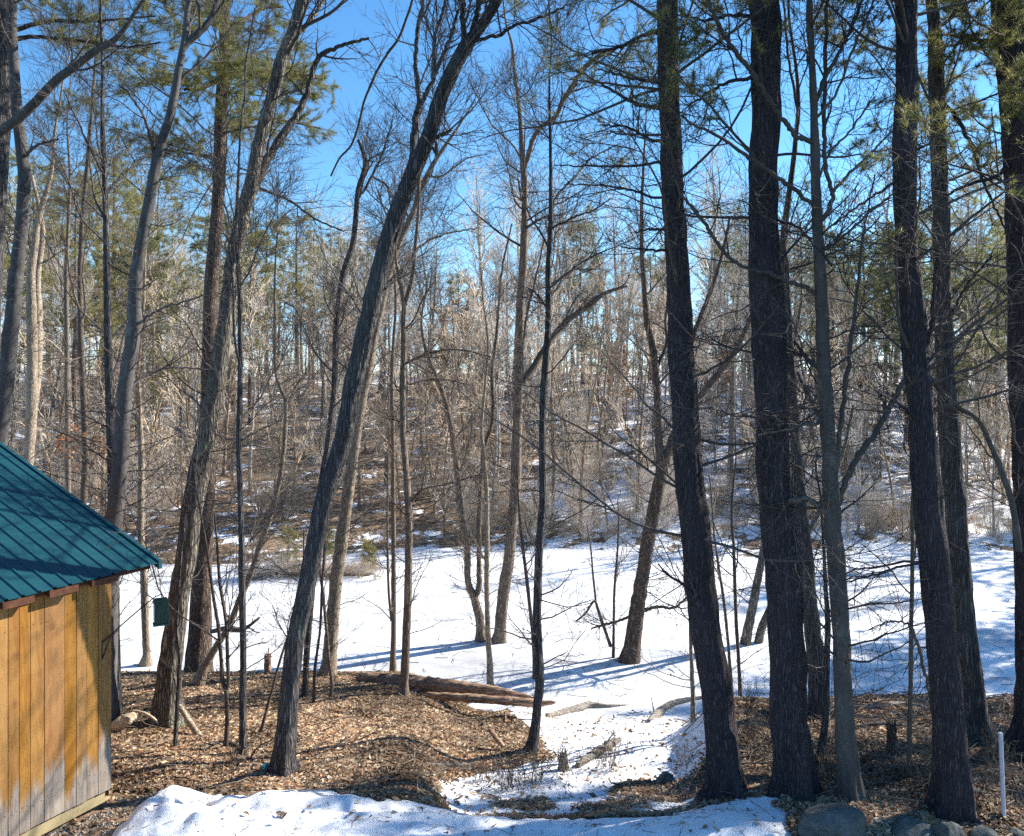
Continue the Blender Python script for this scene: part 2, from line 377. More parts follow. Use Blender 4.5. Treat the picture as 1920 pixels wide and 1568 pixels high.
for kx, ky, kr, kh in [(-3.35, 7.95, .09, .07), (-3.1, 7.8, .12, .08), (-2.9, 8.05, .1, .06), (-3.3, 7.65, .1, .08), (-2.75, 7.7, .08, .06), (-2.5, 8.1, .14, .06), (-2.2, 7.75, .1, .05), (-2.95, 7.5, .09, .08), (-1.7, 8.15, .16, .05), (-1.2, 7.9, .1, .04)]: th = th + kh * np.exp(-((X3 - kx) ** 2 + (Y3 - ky) ** 2) / kr ** 2) * ss(-.02, .1, dd)
side = ss(0, .35, (X3 + 3.62) + (8.2 - Y3) * .55 + .12 * wob(X3, Y3, 2.4, o=2)) * ss(0, .8, 2.95 - X3 + .16 * wob(X3, Y3, 2.6, o=8))
th = th * side
for (px, py, r, h) in ((318, 1490, .22, .15), (268, 1530, .2, .11), (345, 1500, .2, .07), (415, 1510, .35, .04), (560, 1490, .4, .05), (300, 1560, .3, .07), (820, 1512, .5, .04)):
    D = (CZ - 1.95) * F / (py - HY); q = PX(px, py, D)
    th = th + h * np.exp(-((X3 - q[0]) ** 2 + (Y3 - q[1]) ** 2) / r ** 2) * ss(-.06, .1, dd)
lump = .02 * np.maximum(0, wob(X3, Y3, 9, o=44) - .3) * ss(-.5, -3, X3) + (.03 * wob(X3, Y3, 2.2, o=14) + .016 * wob(X3, Y3, 6, o=3) + .008 * wob(X3, Y3, 15, o=28)) * ss(.02, .3, th + .05)
ridge = -.035 * np.exp(-((Y3 - 7.95 - .05 * X3 + .05 * wob(X3, Y3, 1.5)) / .09) ** 2) - .03 * np.exp(-((Y3 - 7.6 + .08 * X3 + .05 * wob(X3, Y3, 1.2, o=9)) / .08) ** 2)
th2 = np.where(th > .004, np.maximum(th + lump + ridge * side, .004 + th * .25), -.05)
hole = np.exp(-((X3 - (372 - CX) / F * 8.05) ** 2 / .025 + (Y3 - 8.03) ** 2 / .010)); th2 = th2 - .33 * hole
Z3 = ground(X3, Y3) + th2
g = Geo(); ny, nx = X3.shape; i, j = np.meshgrid(np.arange(ny - 1), np.arange(nx - 1), indexing='ij'); k = (i * nx + j).ravel()
q = np.stack([k, k + 1, k + nx + 1, k + nx], 1); keep = (th2.ravel()[q] > -.045).any(1)
g.add(np.stack([X3, Y3, Z3], -1), q[keep]); tag(g.build('snow_bank', snow_mat('bank_snow')), kind='structure')
def snow_top(x, y):
    i = int(np.clip((y - ys[0]) / .022, 0, ny - 1)); j = int(np.clip((x - xs[0]) / .022, 0, nx - 1))
    return float(max(Z3[i, j], ground(x, y)))

# ------------------------------------------------------------------ trees traced from the place
def needles(geo, rng, tips, dirs, n=9, L=.11, w=.006, tone=((.20, .21, .07), (.30, .28, .10), (.13, .16, .06), (.26, .23, .09))):
    """needle tufts: n thin blades round each tip"""
    K = len(tips)
    if not K: return
    d = norm(np.repeat(dirs, n, 0) * .7 + rng.normal(size=(K * n, 3)) * .75 + np.array([0, 0, .12]))
    l = L * rng.uniform(.6, 1.15, K * n)[:, None]; b = np.repeat(tips, n, 0) - np.repeat(dirs, n, 0) * rng.uniform(0, L * .8, (K * n, 1))
    s = norm(np.cross(d, rng.normal(size=(K * n, 3)))) * w
    V = np.stack([b - s, b + s, b + d * l], 1).reshape(-1, 3)
    tn = np.asarray(tone); c = tn[rng.integers(0, len(tn), K)] * rng.uniform(.75, 1.25, (K, 1)); c = np.repeat(c, n * 3, 0)
    geo.add(V, None, np.arange(K * n * 3).reshape(-1, 3), c)

def sprays(geo, rng, P, R, per=3, **kw):
    """tufts along the outer part of the twigs P"""
    if not len(P): return
    Nn = P.shape[1]; tips = []; dirs = []
    for s in np.linspace(.35, 1, per):
        f = s * (Nn - 1); i = min(int(f), Nn - 2); w = f - i
        tips.append(P[:, i] * (1 - w) + P[:, i + 1] * w); dirs.append(norm(P[:, i + 1] - P[:, i]))
    needles(geo, rng, np.concatenate(tips), np.concatenate(dirs), **kw)

seed = [100]
def lift(pts, D, dD=0, d0=None):
    """rows (x, y, w) in photo pixels -> world points and radii at distance D (drifting by dD towards the tip)"""
    pts = np.asarray(pts, float); n = len(pts); t = np.linspace(0, 1, n)
    L = np.concatenate([[0], np.cumsum(np.hypot(*np.diff(pts[:, :2], axis=0).T))]); t = L / L[-1]
    Ds = D + dD * t
    W = np.array([PX(p[0], p[1], d) for p, d in zip(pts, Ds)])
    return np.concatenate([W, (pts[:, 2] / 2 / F * Ds)[:, None]], 1)

def tree(name, label, pts, D=None, mat_=M_DARK, twig=M_TWIGD, limbs=(), ext=5, lean=0, cat='tree', group=None, nl=12, lt=(.42, 1), ll=(1.2, 3.2), n2=8, n3=7,
         up=.06, ang=.85, pine=None, low=0, sides=14, rough=.045, tipr=.0026, stems=(), leaves=None, flare=1.0, plates=.011):
    """pts: the trunk from the ground upwards in photo pixels (x, y, width); limbs: traced limbs (rows, depth drift)"""
    seed[0] += 1; rng = np.random.default_rng(seed[0])
    if D is None: D = solveD(pts[0][0], pts[0][1])
    T = lift(pts, D, lean)
    base = T[0, :3].copy()
    d0 = T[0, :3] - T[1, :3]; d0 = d0 / np.linalg.norm(d0)
    foot = np.concatenate([T[0, :3] + d0 * .18 + np.array([0, 0, -.12]), [T[0, 3] * (1.35 if flare else 1)]])
    T[0, 3] *= 1 + .10 * flare
    if ext:
        k = 2 if len(T) > 2 else 1
        dv = T[-1, :3] - T[-1 - k, :3]; dv = dv / np.linalg.norm(dv); p = T[-1].copy(); r0 = p[3]
        for s in range(1, 5):
            dv = dv + rng.normal(size=3) * .06 + np.array([0, 0, .10]); dv /= np.linalg.norm(dv)
            p = np.concatenate([p[:3] + dv * ext / 4, [max(r0 * (1 - .2 * s), .012)]]); T = np.vstack([T, p])
    T = np.vstack([foot, T])
    n = int(np.clip(len(T) * 7, 24, 90)); Ls = smooth_line(T, n)
    Ls[2:, :2] += rng.normal(size=(n - 2, 2)) * Ls[2:, 3:4] * .035
    root = empty(name, base, label, cat, group)
    P, R = Ls[None, :, :3], np.maximum(Ls[None, :, 3], .004)
    g = Geo()
    if sides >= 18:
        l3 = smooth_line(Ls, 230); tubes(g, l3[None, :, :3], np.maximum(l3[None, :, 3], .004), 52, rough=rough * .35, rng=rng, flare=.8 * flare, plates=plates)
    else: tubes(g, P, R, sides, rough=rough, rng=rng, flare=.5 * flare)
    g.build('trunk', mat_, root, base)
    for st, dd_ in stems:
        t = lift(st, D + dd_[0], dd_[1]); l = smooth_line(t, max(16, len(st) * 6)); gg = Geo(); tubes(gg, l[None, :, :3], np.maximum(l[None, :, 3], .004), max(7, sides - 4), rough=rough, rng=rng); gg.build('trunk', mat_, root, base)
    LP_, LR_ = [], []
    for st, dd_ in limbs:
        # the traced limb starts at the trunk's own distance there
        t = lift(st, D, 0); a = np.argmin(np.abs(Ls[:, 2] - t[0, 2])); d_at = Ls[a, 1]
        t = lift(st, d_at, dd_)
        l = smooth_line(t, max(14, len(st) * 6)); l[1:, :3] += rng.normal(size=(len(l) - 1, 3)) * .006
        l[:, 3] = np.maximum(l[:, 3], .004); gg = Geo(); tubes(gg, l[None, :, :3], l[None, :, 3], 8, rough=rough, rng=rng); gg.build('limb', mat_, root, base)
        l2 = smooth_line(l, 14); LP_.append(l2[:, :3]); LR_.append(l2[:, 3])
    for st, dd_ in stems:
        l2 = smooth_line(lift(st, D + dd_[0], dd_[1]), 14); LP_.append(l2[:, :3]); LR_.append(np.maximum(l2[:, 3], .004))
    br = Geo(); nd = Geo()
    if pine is None:
        A, a = grow(rng, P, R, nl, lt[0], lt[1], ll[0], ll[1], ang, .22, up, 14, .10, .42, .004, .45)
        if LP_:
            A = np.concatenate([A, np.array(LP_)]); a = np.concatenate([a, np.array(LR_)])
        tubes(br, A[:nl], a[:nl], 6)
        B, b = grow(rng, A, a, n2, .15, 1, ll[0] * .35, ll[1] * .45, .75, .25, up * .8, 9, .13, .5, .003, .4, rmax=.03); tubes(br, B, b, 4)
        if low:
            B2, b2 = grow(rng, P, R, low, .12, lt[0], .4, 1.6, 1.2, .25, .04, 9, .14, .2, .003, .2, rmax=.012); tubes(br, B2, b2, 4); B = np.concatenate([B, B2]); b = np.concatenate([b, b2])
        Cc, c = grow(rng, B, b, n3, .2, 1, .18, .75, .75, .3, .05, 6, .16, .6, .0022, .3); tubes(br, Cc, c, 3)
        if n3 > 4:
            Dd, d_ = grow(rng, Cc, c, 2, .3, 1, .1, .32, .7, .3, .04, 4, .16, .7, .0018, .2); tubes(br, Dd, d_, 3)
        if leaves:
            tp = Cc[:, -1]; sel = tp[np.hypot(tp[:, 0] - leaves[0][0], tp[:, 2] - leaves[0][2]) < leaves[1]]
            lg = Geo(); leafs(lg, rng, np.repeat(sel, 4, 0) + rng.normal(size=(len(sel) * 4, 3)) * .05, .05, ((.30, .12, .05), (.22, .09, .05), (.4, .22, .1)), tilt=1.2); lg.build('dead_leaves', M_LEAF, root, base, False, True)
    else:
        # conifer: whorls of near-level branches; the lower ones bare and broken, the upper ones carry needles
        A, a = grow(rng, P, R, pine['n'], pine['t'][0], pine['t'][1], pine['l'][0], pine['l'][1], pine.get('a', 1.35), .2, pine.get('up', .02), 14, .085, .22, .004, pine.get('shrink', .2), rmax=pine.get('rm', .017))
        if LP_: A = np.concatenate([A, np.array(LP_)]); a = np.concatenate([a, np.array(LR_)]); 
        tubes(br, A[:pine['n']], a[:pine['n']], 6)
        B, b = grow(rng, A, a, n2, .2, 1, .3, 1.1, .8, .25, .02, 8, .14, .5, .003, .4, rmax=.012, flat=.6); tubes(br, B, b, 4)
        Cc, c = grow(rng, B, b, n3, .2, 1, .12, .45, .75, .3, .02, 5, .16, .6, .002, .3, flat=.4); tubes(br, Cc, c, 3)
        zf = pine.get('zf', 99)
        live = Cc[(Cc[:, 0, 2] + rng.normal(size=len(Cc)) * .5) > zf]
        side = pine.get('side')
        if side is not None: live = live[(live[:, 0, 0] - np.interp(live[:, 0, 2], Ls[:, 2], Ls[:, 0])) * side > -.3]
        sprays(nd, rng, live, None, pine.get('per', 6), n=pine.get('nn', 13), L=pine.get('L', .10), w=pine.get('w', .0026))
    if br.n: br.build('branches' if pine else 'crown', twig, root, base)
    if nd.n: nd.build('crown', M_NEEDLE, root, base, False, True)
    return root

def leafs(geo, rng, pos, size, tones, tilt=.5, up=None, mod=None):
    """folded leaf blades at pos"""
    K = len(pos)
    if not K: return
    yaw = rng.uniform(0, 6.28, K); e1 = np.stack([np.cos(yaw), np.sin(yaw), rng.normal(size=K) * tilt * .6], 1); e1 = norm(e1)
    nrm = norm(np.stack([rng.normal(size=K) * tilt, rng.normal(size=K) * tilt, np.ones(K)], 1)); e2 = norm(np.cross(nrm, e1)); nrm = np.cross(e1, e2)
    s = size * np.clip(rng.lognormal(-.15, .38, (K, 1)), .35, 1.9); w = s * rng.uniform(.35, .6, (K, 1)); f = s * rng.uniform(-.05, .35, (K, 1))
    p = np.asarray(pos); cu = s * rng.uniform(-.3, .3, (K, 1))
    V = np.stack([p - e1 * s + nrm * cu, p - e1 * s * .2 + e2 * w + nrm * f, p + e1 * s * .45 + e2 * w * .8 + nrm * f, p + e1 * s + nrm * cu, p + e1 * s * .45 - e2 * w * .8 + nrm * f, p - e1 * s * .2 - e2 * w + nrm * f, p], 1)
    b = np.arange(K)[:, None] * 7
    Q = np.concatenate([b + np.array([[0, 1, 2, 6]]), b + np.array([[6, 2, 3, 3]])[:, :4]], 0)
    T = np.concatenate([b + np.array([[6, 2, 3]]), b + np.array([[6, 3, 4]])], 0); Q = np.concatenate([b + np.array([[0, 1, 2, 6]]), b + np.array([[0, 6, 4, 5]])], 0)
    tn = np.asarray(tones); c = tn[rng.integers(0, len(tn), K)] * rng.uniform(.65, 1.3, (K, 1))
    if mod is not None: c = c * mod[:, None]
    geo.add(V, Q, T, np.repeat(c, 7, 0))

# --- west of the view, above and beside the shed
tree('bare_tree', 'grey smooth-barked trunk rising behind the shed roof, partly cut by the frame edge', [(-22, 1330, 44), (-14, 1000, 36), (-3, 830, 31), (6, 760, 29), (14, 690, 28), (22, 610, 26), (30, 520, 25), (40, 430, 23), (45, 330, 21), (34, 230, 20), (28, 150, 18), (22, 50, 17), (22, 0, 16)], 13.0, M_GREY,
     limbs=[([(40, 300, 7), (70, 272, 5), (110, 262, 3)], -.3)], nl=7, lt=(.6, 1), ext=5, low=15)
tree('leaning_tree', 'pale leaning stem crossing in front of the grey trunk above the shed', [(-190, 900, 30), (-120, 420, 26), (-40, 290, 20), (0, 248, 17), (35, 222, 17), (70, 188, 16), (110, 147, 15), (150, 118, 13), (185, 92, 12), (215, 76, 10), (240, 45, 8), (262, 10, 6)], 12.0, M_SMOOTH, nl=6, ext=2.5, flare=0)
tree('white_pine', 'dark pine whose needled boughs hang over the shed corner of the sky', [(-60, 1200, 60), (-40, 800, 52), (-15, 420, 44), (-3, 220, 40), (4, 120, 36), (8, 40, 33), (10, 0, 32)], 14.0, M_DARK, pine=dict(n=46, t=(.62, 1), l=(1.6, 4.6), zf=11.3, L=.11, a=1.4, up=.01), n2=11, n3=7, ext=6,
     limbs=[([(20, 75, 10), (60, 70, 8), (140, 75, 6), (230, 88, 4), (300, 80, 3)], -.8), ([(20, 60, 9), (90, 40, 7), (180, 40, 5), (290, 30, 3)], -1.2)])
tree('bare_tree', 'pair of slim trunks, one sunlit, standing beyond the roof peak', [(58, 985, 22), (52, 880, 20), (58, 800, 19), (60, 700, 19), (60, 610, 18), (58, 520, 16), (64, 467, 13), (72, 410, 11), (90, 350, 9), (98, 310, 7), (104, 240, 5)], 22.0, M_TAN, stems=[([(58, 800, 14), (70, 700, 15), (72, 590, 14), (70, 520, 12), (80, 430, 9), (60, 330, 6)], (.3, .8))], nl=12, ext=3, low=30)
tree('bare_tree', 'slim straight trunk with russet leaves hanging low, seen above the roof slope', [(157, 1010, 13), (157, 937, 12), (160, 853, 12), (157, 753, 11), (152, 653, 11), (150, 520, 9), (152, 460, 9), (155, 400, 8), (163, 317, 7), (170, 233, 6), (175, 160, 5)], 19.0, M_SAP, M_TWIG, nl=14, lt=(.3, 1), ll=(1, 2.8), low=39, leaves=(PX(150, 855, 19), .75))
tree('bare_tree', 'thin grey pole just beside the russet-leaved trunk', [(130, 985, 11), (128, 920, 10), (126, 750, 9), (125, 620, 8), (124, 520, 8), (128, 420, 6), (131, 330, 5), (126, 240, 3)], 20.5, M_SAP, M_TWIG, nl=9, low=24, ext=2)
tree('bare_tree', 'slender dark straight trunk rising at the shed corner', [(218, 1338, 21), (216, 1208, 18), (214, 1083, 17), (212, 970, 17), (209, 853, 16), (206, 753, 15), (203, 653, 14), (201, 520, 13), (200, 467, 12), (197, 350, 10), (193, 267, 9), (192, 190, 7), (192, 110, 6)], None, M_DARK, limbs=[([(199, 360, 6), (232, 330, 5), (262, 300, 4), (290, 280, 2.5)], 1), ([(203, 640, 5), (240, 600, 4), (252, 560, 3)], .6), ([(196, 330, 5), (165, 270, 4), (120, 170, 2.5)], -.8)], nl=13, lt=(.4, 1), ll=(1, 3), ext=3, low=33)
tree('bare_tree', 'grey smooth trunk with a forked top, leaning beside the slender dark trunk', [(196, 1340, 38), (203, 1150, 34), (212, 1000, 31), (219, 940, 29), (227, 853, 28), (232, 753, 27), (241, 687, 26), (251, 620, 25), (254, 537, 24), (257, 500, 23), (270, 433, 21), (283, 360, 20), (297, 287, 18), (320, 213, 16), (333, 140, 14), (347, 67, 11), (355, 0, 9)], 11.6, M_GREY, M_TWIGD,
     limbs=[([(342, 90, 13), (360, 72, 13), (385, 50, 12), (400, 25, 11), (410, -20, 10), (420, -110, 7)], .5), ([(228, 745, 6), (270, 705, 5), (320, 690, 4), (385, 693, 3)], .8), ([(290, 290, 7), (270, 220, 5), (245, 180, 4), (225, 160, 2.5)], -.7), ([(255, 610, 6), (300, 580, 4), (380, 555, 3)], -1)], nl=9, lt=(.55, 1), ext=5, low=33)
tree('white_pine', 'straight reddish pine standing behind the large leaning oak', [(372, 1260, 46), (374, 1180, 40), (378, 1074, 36), (384, 987, 32), (389, 880, 29), (390, 787, 28), (391, 720, 27), (393, 620, 26), (397, 520, 25), (404, 440, 24), (410, 367, 23), (413, 267, 23), (416, 183, 22), (421, 100, 20), (422, 0, 19)], None, M_RED, M_TWIG, flare=.6,
     pine=dict(n=78, t=(.50, .99), l=(1.8, 5.0), zf=10.8, L=.115, a=1.42, up=.012, shrink=.25), n2=11, n3=7, ext=7,
     limbs=[([(420, 145, 14), (445, 140, 10), (480, 140, 7), (530, 138, 5), (610, 143, 3)], 1), ([(415, 148, 8), (380, 165, 6), (345, 168, 5)], -.6), ([(425, 55, 8), (455, 40, 7), (490, 18, 6), (530, 12, 4)], 1), ([(418, 230, 6), (455, 230, 5), (500, 222, 4), (600, 240, 2.5)], .8), ([(415, 252, 6), (460, 240, 4), (500, 235, 3)], -.7), ([(410, 295, 6), (350, 287, 4.5), (280, 275, 3)], 1)])
tree('oak_tree', 'large two-stemmed oak leaning over the leaf bank with roots flaring by the shed', [(311, 1362, 62), (312, 1335, 50), (316, 1290, 45), (321, 1230, 42), (327, 1180, 40), (337, 1107, 38), (347, 1057, 37), (358, 970, 38), (377, 870, 39), (394, 787, 37), (411, 687, 33), (423, 603, 30), (431, 537, 28), (438, 483, 28), (452, 417, 28), (464, 367, 26), (475, 325, 24), (490, 250, 23), (510, 183, 23), (527, 117, 23), (547, 67, 23), (560, 25, 22), (567, 0, 22)], None, M_OAK, M_TWIGD,
     limbs=[([(456, 405, 18), (474, 362, 17), (487, 330, 17), (503, 295, 16), (527, 258, 15), (555, 217, 13), (570, 188, 12), (582, 155, 11), (590, 122, 10), (603, 102, 9), (625, 92, 8), (645, 84, 7), (690, 72, 5)], .9), ([(536, 100, 11), (555, 70, 9), (580, 40, 8), (600, 12, 6), (620, -30, 5)], .4), ([(488, 355, 6), (540, 375, 5), (590, 410, 4), (640, 432, 2.5)], -.9)], nl=10, lt=(.6, 1), ext=6, low=24, sides=18, rough=.06)
tree('vine', 'crooked dark vine-like stem climbing in front of the large oak', [(328, 1405, 8), (331, 1350, 8), (333, 1310, 8), (336, 1270, 8), (337, 1235, 7), (332, 1190, 7), (333, 1130, 6), (338, 1060, 5), (345, 990, 4)], None, M_DARK, ext=0, nl=0, n2=0, n3=0, cat='vine', sides=7, flare=0)
tree('sapling', 'crooked thin double stem kinked just above the leaves', [(423, 1405, 9), (426, 1350, 8), (424, 1300, 8), (417, 1275, 8), (415, 1240, 7), (410, 1180, 7), (401, 1124, 6), (393, 1067, 5), (385, 1010, 4)], None, M_SAPD, stems=[([(422, 1296, 7), (428, 1282, 7), (427, 1240, 7), (424, 1170, 6), (412, 1090, 6), (408, 1030, 5), (402, 960, 3)], (0, .3))], nl=4, ext=1, low=12, sides=7, n3=4)
tree('bare_tree', 'dark thin upright trunk rising alone from the leaf bank', [(456, 1416, 15), (455, 1360, 13), (455, 1309, 13), (456, 1208, 12), (453, 1057, 12), (453, 1020, 11), (450, 920, 11), (448, 820, 10), (450, 720, 10), (450, 620, 9), (448, 520, 8), (443, 440, 7), (447, 330, 5), (452, 230, 4)], None, M_DARK, M_TWIGD, limbs=[([(452, 700, 5), (438, 620, 5), (437, 540, 4), (430, 450, 3)], -.4), ([(454, 825, 4), (500, 800, 3), (560, 770, 2)], .6), ([(455, 1035, 4), (480, 1000, 3), (505, 980, 2)], .5)], nl=8, lt=(.45, 1), ll=(.7, 1.8), ext=1.5, low=21, sides=9)
tree('leaning_tree', 'thin brown stem slanting up from the pine foot and forking high', [(380, 1257, 14), (392, 1236, 13), (404, 1215, 13), (420, 1190, 12), (435, 1160, 12), (450, 1122, 12), (471, 1074, 11), (485, 1030, 11), (503, 980, 10), (520, 920, 9), (529, 870, 9), (534, 820, 8), (535, 753, 8), (525, 727, 7), (516, 690, 6), (516, 600, 6), (515, 520, 4), (520, 440, 3)], 15.0, M_TAN, M_TWIG, limbs=[([(535, 745, 6), (553, 730, 5), (570, 705, 4), (585, 690, 3)], .5)], nl=9, lt=(.5, 1), ll=(.8, 2), ext=1, low=18, sides=9)
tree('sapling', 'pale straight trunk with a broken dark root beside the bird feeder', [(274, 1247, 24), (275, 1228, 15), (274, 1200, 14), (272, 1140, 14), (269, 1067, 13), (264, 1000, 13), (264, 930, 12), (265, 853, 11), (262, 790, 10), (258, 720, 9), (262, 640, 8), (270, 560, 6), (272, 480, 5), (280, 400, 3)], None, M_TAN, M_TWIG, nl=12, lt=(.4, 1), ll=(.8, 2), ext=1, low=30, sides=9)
tree('sapling', 'thin wand-like sapling slanting between the kinked stem and the leaning trunk', [(488, 1378, 6), (500, 1330, 6), (510, 1295, 5), (519, 1259, 5), (534, 1210, 5), (549, 1165, 4), (560, 1110, 3), (568, 1050, 2)], None, M_SAPD, nl=3, n2=4, n3=4, ll=(.3, .8), ext=.4, low=6, sides=6)
# --- middle
tree('oak_tree', 'big dark ridged trunk leaning across the middle, several stems at its top', [(532, 1452, 46), (532, 1425, 39), (536, 1390, 37), (542, 1309, 36), (552, 1208, 35), (566, 1141, 34), (584, 1057, 34), (592, 1015, 34), (607, 937, 34), (630, 868, 34), (645, 815, 34), (658, 745, 35), (670, 687, 35), (688, 610, 35), (703, 545, 35), (714, 500, 35), (731, 443, 34), (753, 377, 33), (780, 310, 31), (807, 247, 29), (823, 190, 28), (846, 140, 27), (874, 85, 26), (892, 62, 22), (907, 42, 20), (922, 18, 20), (932, 0, 20)], None, M_DARK, M_TWIGD,
     limbs=[([(874, 88, 12), (869, 60, 11), (867, 30, 10), (868, 0, 9), (872, -80, 7)], -.3), ([(882, 78, 12), (888, 50, 11), (895, 25, 11), (898, 0, 10), (905, -80, 7)], .4), ([(766, 330, 14), (772, 295, 13), (775, 260, 13), (778, 230, 12), (784, 202, 11), (784, 170, 9), (779, 120, 8), (781, 70, 8), (786, 40, 8), (793, 0, 7), (800, -60, 5)], .6), ([(782, 212, 9), (795, 185, 9), (807, 162, 9), (814, 140, 8), (814, 80, 7), (822, 45, 6), (833, 10, 6), (840, -50, 4)], .5), ([(812, 148, 8), (826, 115, 7), (834, 95, 7), (848, 58, 6), (860, 20, 5)], .2),
            ([(890, 78, 8), (910, 72, 7), (940, 64, 7), (962, 50, 6), (1010, 35, 5), (1060, 12, 3)], .6), ([(812, 258, 8), (832, 252, 7), (845, 245, 6)], .1), ([(720, 540, 9), (740, 520, 8), (770, 490, 7), (784, 465, 5), (830, 440, 4), (900, 428, 2.5)], 1.2), ([(805, 270, 6), (820, 290, 6), (818, 250, 5), (838, 170, 3)], -.4)], nl=7, lt=(.72, 1), ext=5, low=12, sides=18, rough=.06)
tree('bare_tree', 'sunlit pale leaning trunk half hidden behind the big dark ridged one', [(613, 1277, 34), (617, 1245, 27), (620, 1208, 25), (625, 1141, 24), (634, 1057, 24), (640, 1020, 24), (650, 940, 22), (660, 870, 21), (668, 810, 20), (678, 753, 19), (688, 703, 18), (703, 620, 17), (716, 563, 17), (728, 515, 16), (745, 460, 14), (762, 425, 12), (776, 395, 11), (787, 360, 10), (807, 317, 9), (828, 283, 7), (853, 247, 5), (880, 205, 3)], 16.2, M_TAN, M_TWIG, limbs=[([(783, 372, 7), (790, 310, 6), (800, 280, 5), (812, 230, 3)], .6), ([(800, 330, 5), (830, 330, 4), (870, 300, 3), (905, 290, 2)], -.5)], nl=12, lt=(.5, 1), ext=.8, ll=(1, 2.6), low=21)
tree('bare_tree', 'dark crooked trunk ending in forked tips behind the big leaning one', [(571, 1312, 13), (573, 1270, 12), (577, 1200, 12), (590, 1050, 12), (600, 925, 12), (611, 853, 11), (620, 787, 11), (627, 720, 11), (630, 620, 11), (637, 553, 11), (645, 507, 11), (660, 462, 11), (667, 410, 10), (671, 360, 10), (685, 310, 9), (680, 285, 7), (671, 262, 5)], 14.0, M_DARK, M_TWIGD, limbs=[([(684, 312, 6), (697, 295, 4)], .1), ([(674, 370, 5), (690, 345, 5), (700, 325, 5), (716, 290, 4), (735, 235, 3)], .5), ([(700, 332, 4), (725, 350, 4), (733, 390, 3)], .2)], nl=9, lt=(.5, 1), ext=0, ll=(.8, 2.2), low=15, sides=9)
tree('sapling', 'slim bent sapling at the foot of the pale leaning trunk', [(620, 1310, 7), (622, 1280, 7), (617, 1240, 6), (613, 1190, 6), (606, 1117, 6), (600, 1060, 5), (603, 990, 4)], None, M_SAP, M_TWIG, nl=4, n2=4, n3=4, ll=(.4, 1), ext=.6, low=9, sides=6)
tree('sapling', 'slim straight sapling just behind the big dark ridged trunk', [(588, 1322, 6), (590, 1260, 6), (600, 1180, 5), (604, 1090, 5), (610, 1010, 4), (612, 950, 3)], None, M_SAPD, M_TWIGD, nl=4, n2=4, n3=4, ll=(.4, 1), ext=.6, low=9, sides=6)
tree('hanging_vine', 'long thin bare vine hanging free against the open sky', [(636, 298, 3.5), (648, 285, 4), (660, 270, 4), (671, 240, 4.5), (676, 220, 4.5), (683, 190, 4.5), (696, 158, 5), (707, 133, 5), (727, 100, 5), (747, 73, 5), (762, 35, 5), (773, 0, 5), (782, -60, 5), (790, -160, 6)], 11.5, M_SAPD, ext=0, nl=0, n2=0, n3=0, low=7, cat='vine', sides=6, flare=0)
tree('bare_tree', 'light-barked slim pole growing behind the end of the fallen log', [(736, 1268, 13), (737, 1220, 11), (738, 1175, 10), (738, 1074, 9), (738, 1000, 9), (737, 953, 9), (737, 853, 8), (735, 753, 8), (735, 687, 7), (738, 640, 6), (742, 560, 5), (737, 470, 4), (742, 380, 3)], 17.0, M_SAP, M_TWIG, stems=[([(734, 1165, 5), (729, 1110, 5), (727, 1040, 5), (726, 960, 4), (728, 850, 3)], (.1, .2))], nl=10, lt=(.4, 1), ll=(.7, 1.8), ext=.6, low=24, sides=8)
tree('bare_tree', 'slim warm-brown trunk in front of the fallen log, forked into two above', [(755, 1308, 24), (757, 1285, 17), (760, 1242, 16), (764, 1141, 15), (766, 1057, 14), (767, 987, 14), (764, 920, 13), (761, 880, 12), (756, 820, 12), (755, 737, 12), (757, 653, 11), (758, 580, 10), (767, 545, 9), (775, 510, 8), (780, 450, 7), (784, 400, 6), (786, 333, 5), (784, 230, 3)], None, M_BROWN, M_TWIGD, limbs=[([(758, 575, 7), (750, 535, 7), (744, 500, 6), (738, 440, 4), (730, 370, 3)], -.5), ([(763, 680, 5), (800, 665, 5), (850, 655, 4), (920, 668, 2.5)], -.8), ([(764, 720, 4), (820, 710, 4), (880, 720, 3)], .6), ([(768, 945, 6), (780, 930, 6), (800, 915, 5), (850, 905, 4), (900, 890, 3), (935, 895, 2)], .4), ([(762, 620, 4), (785, 600, 3), (830, 570, 2)], .5)], nl=9, lt=(.5, 1), ll=(.8, 2.2), ext=1, low=24, sides=10)
tree('pond_tree', 'two-stemmed brown tree frozen into the pond, forking low over the ice', [(902, 1207, 20), (901, 1180, 17), (899, 1158, 17), (893, 1135, 17), (887, 1115, 15), (879, 1098, 13), (876, 1070, 12), (876, 1040, 12), (872, 1010, 12), (863, 953, 12), (856, 880, 11), (851, 840, 11), (843, 787, 10), (830, 737, 10), (820, 710, 9), (810, 687, 8), (797, 650, 7), (790, 600, 5), (800, 540, 4)], 19.05, M_BROWN, M_TWIG, limbs=[([(889, 1120, 11), (897, 1107, 11), (898, 1080, 10), (898, 1040, 9), (899, 953, 9), (903, 887, 8), (908, 837, 8), (920, 803, 8), (925, 760, 7), (922, 700, 7), (930, 640, 6), (936, 560, 5), (942, 500, 4), (960, 420, 3)], .5)], nl=14, lt=(.4, 1), ll=(1, 2.6), ext=1.5, low=30, sides=10)
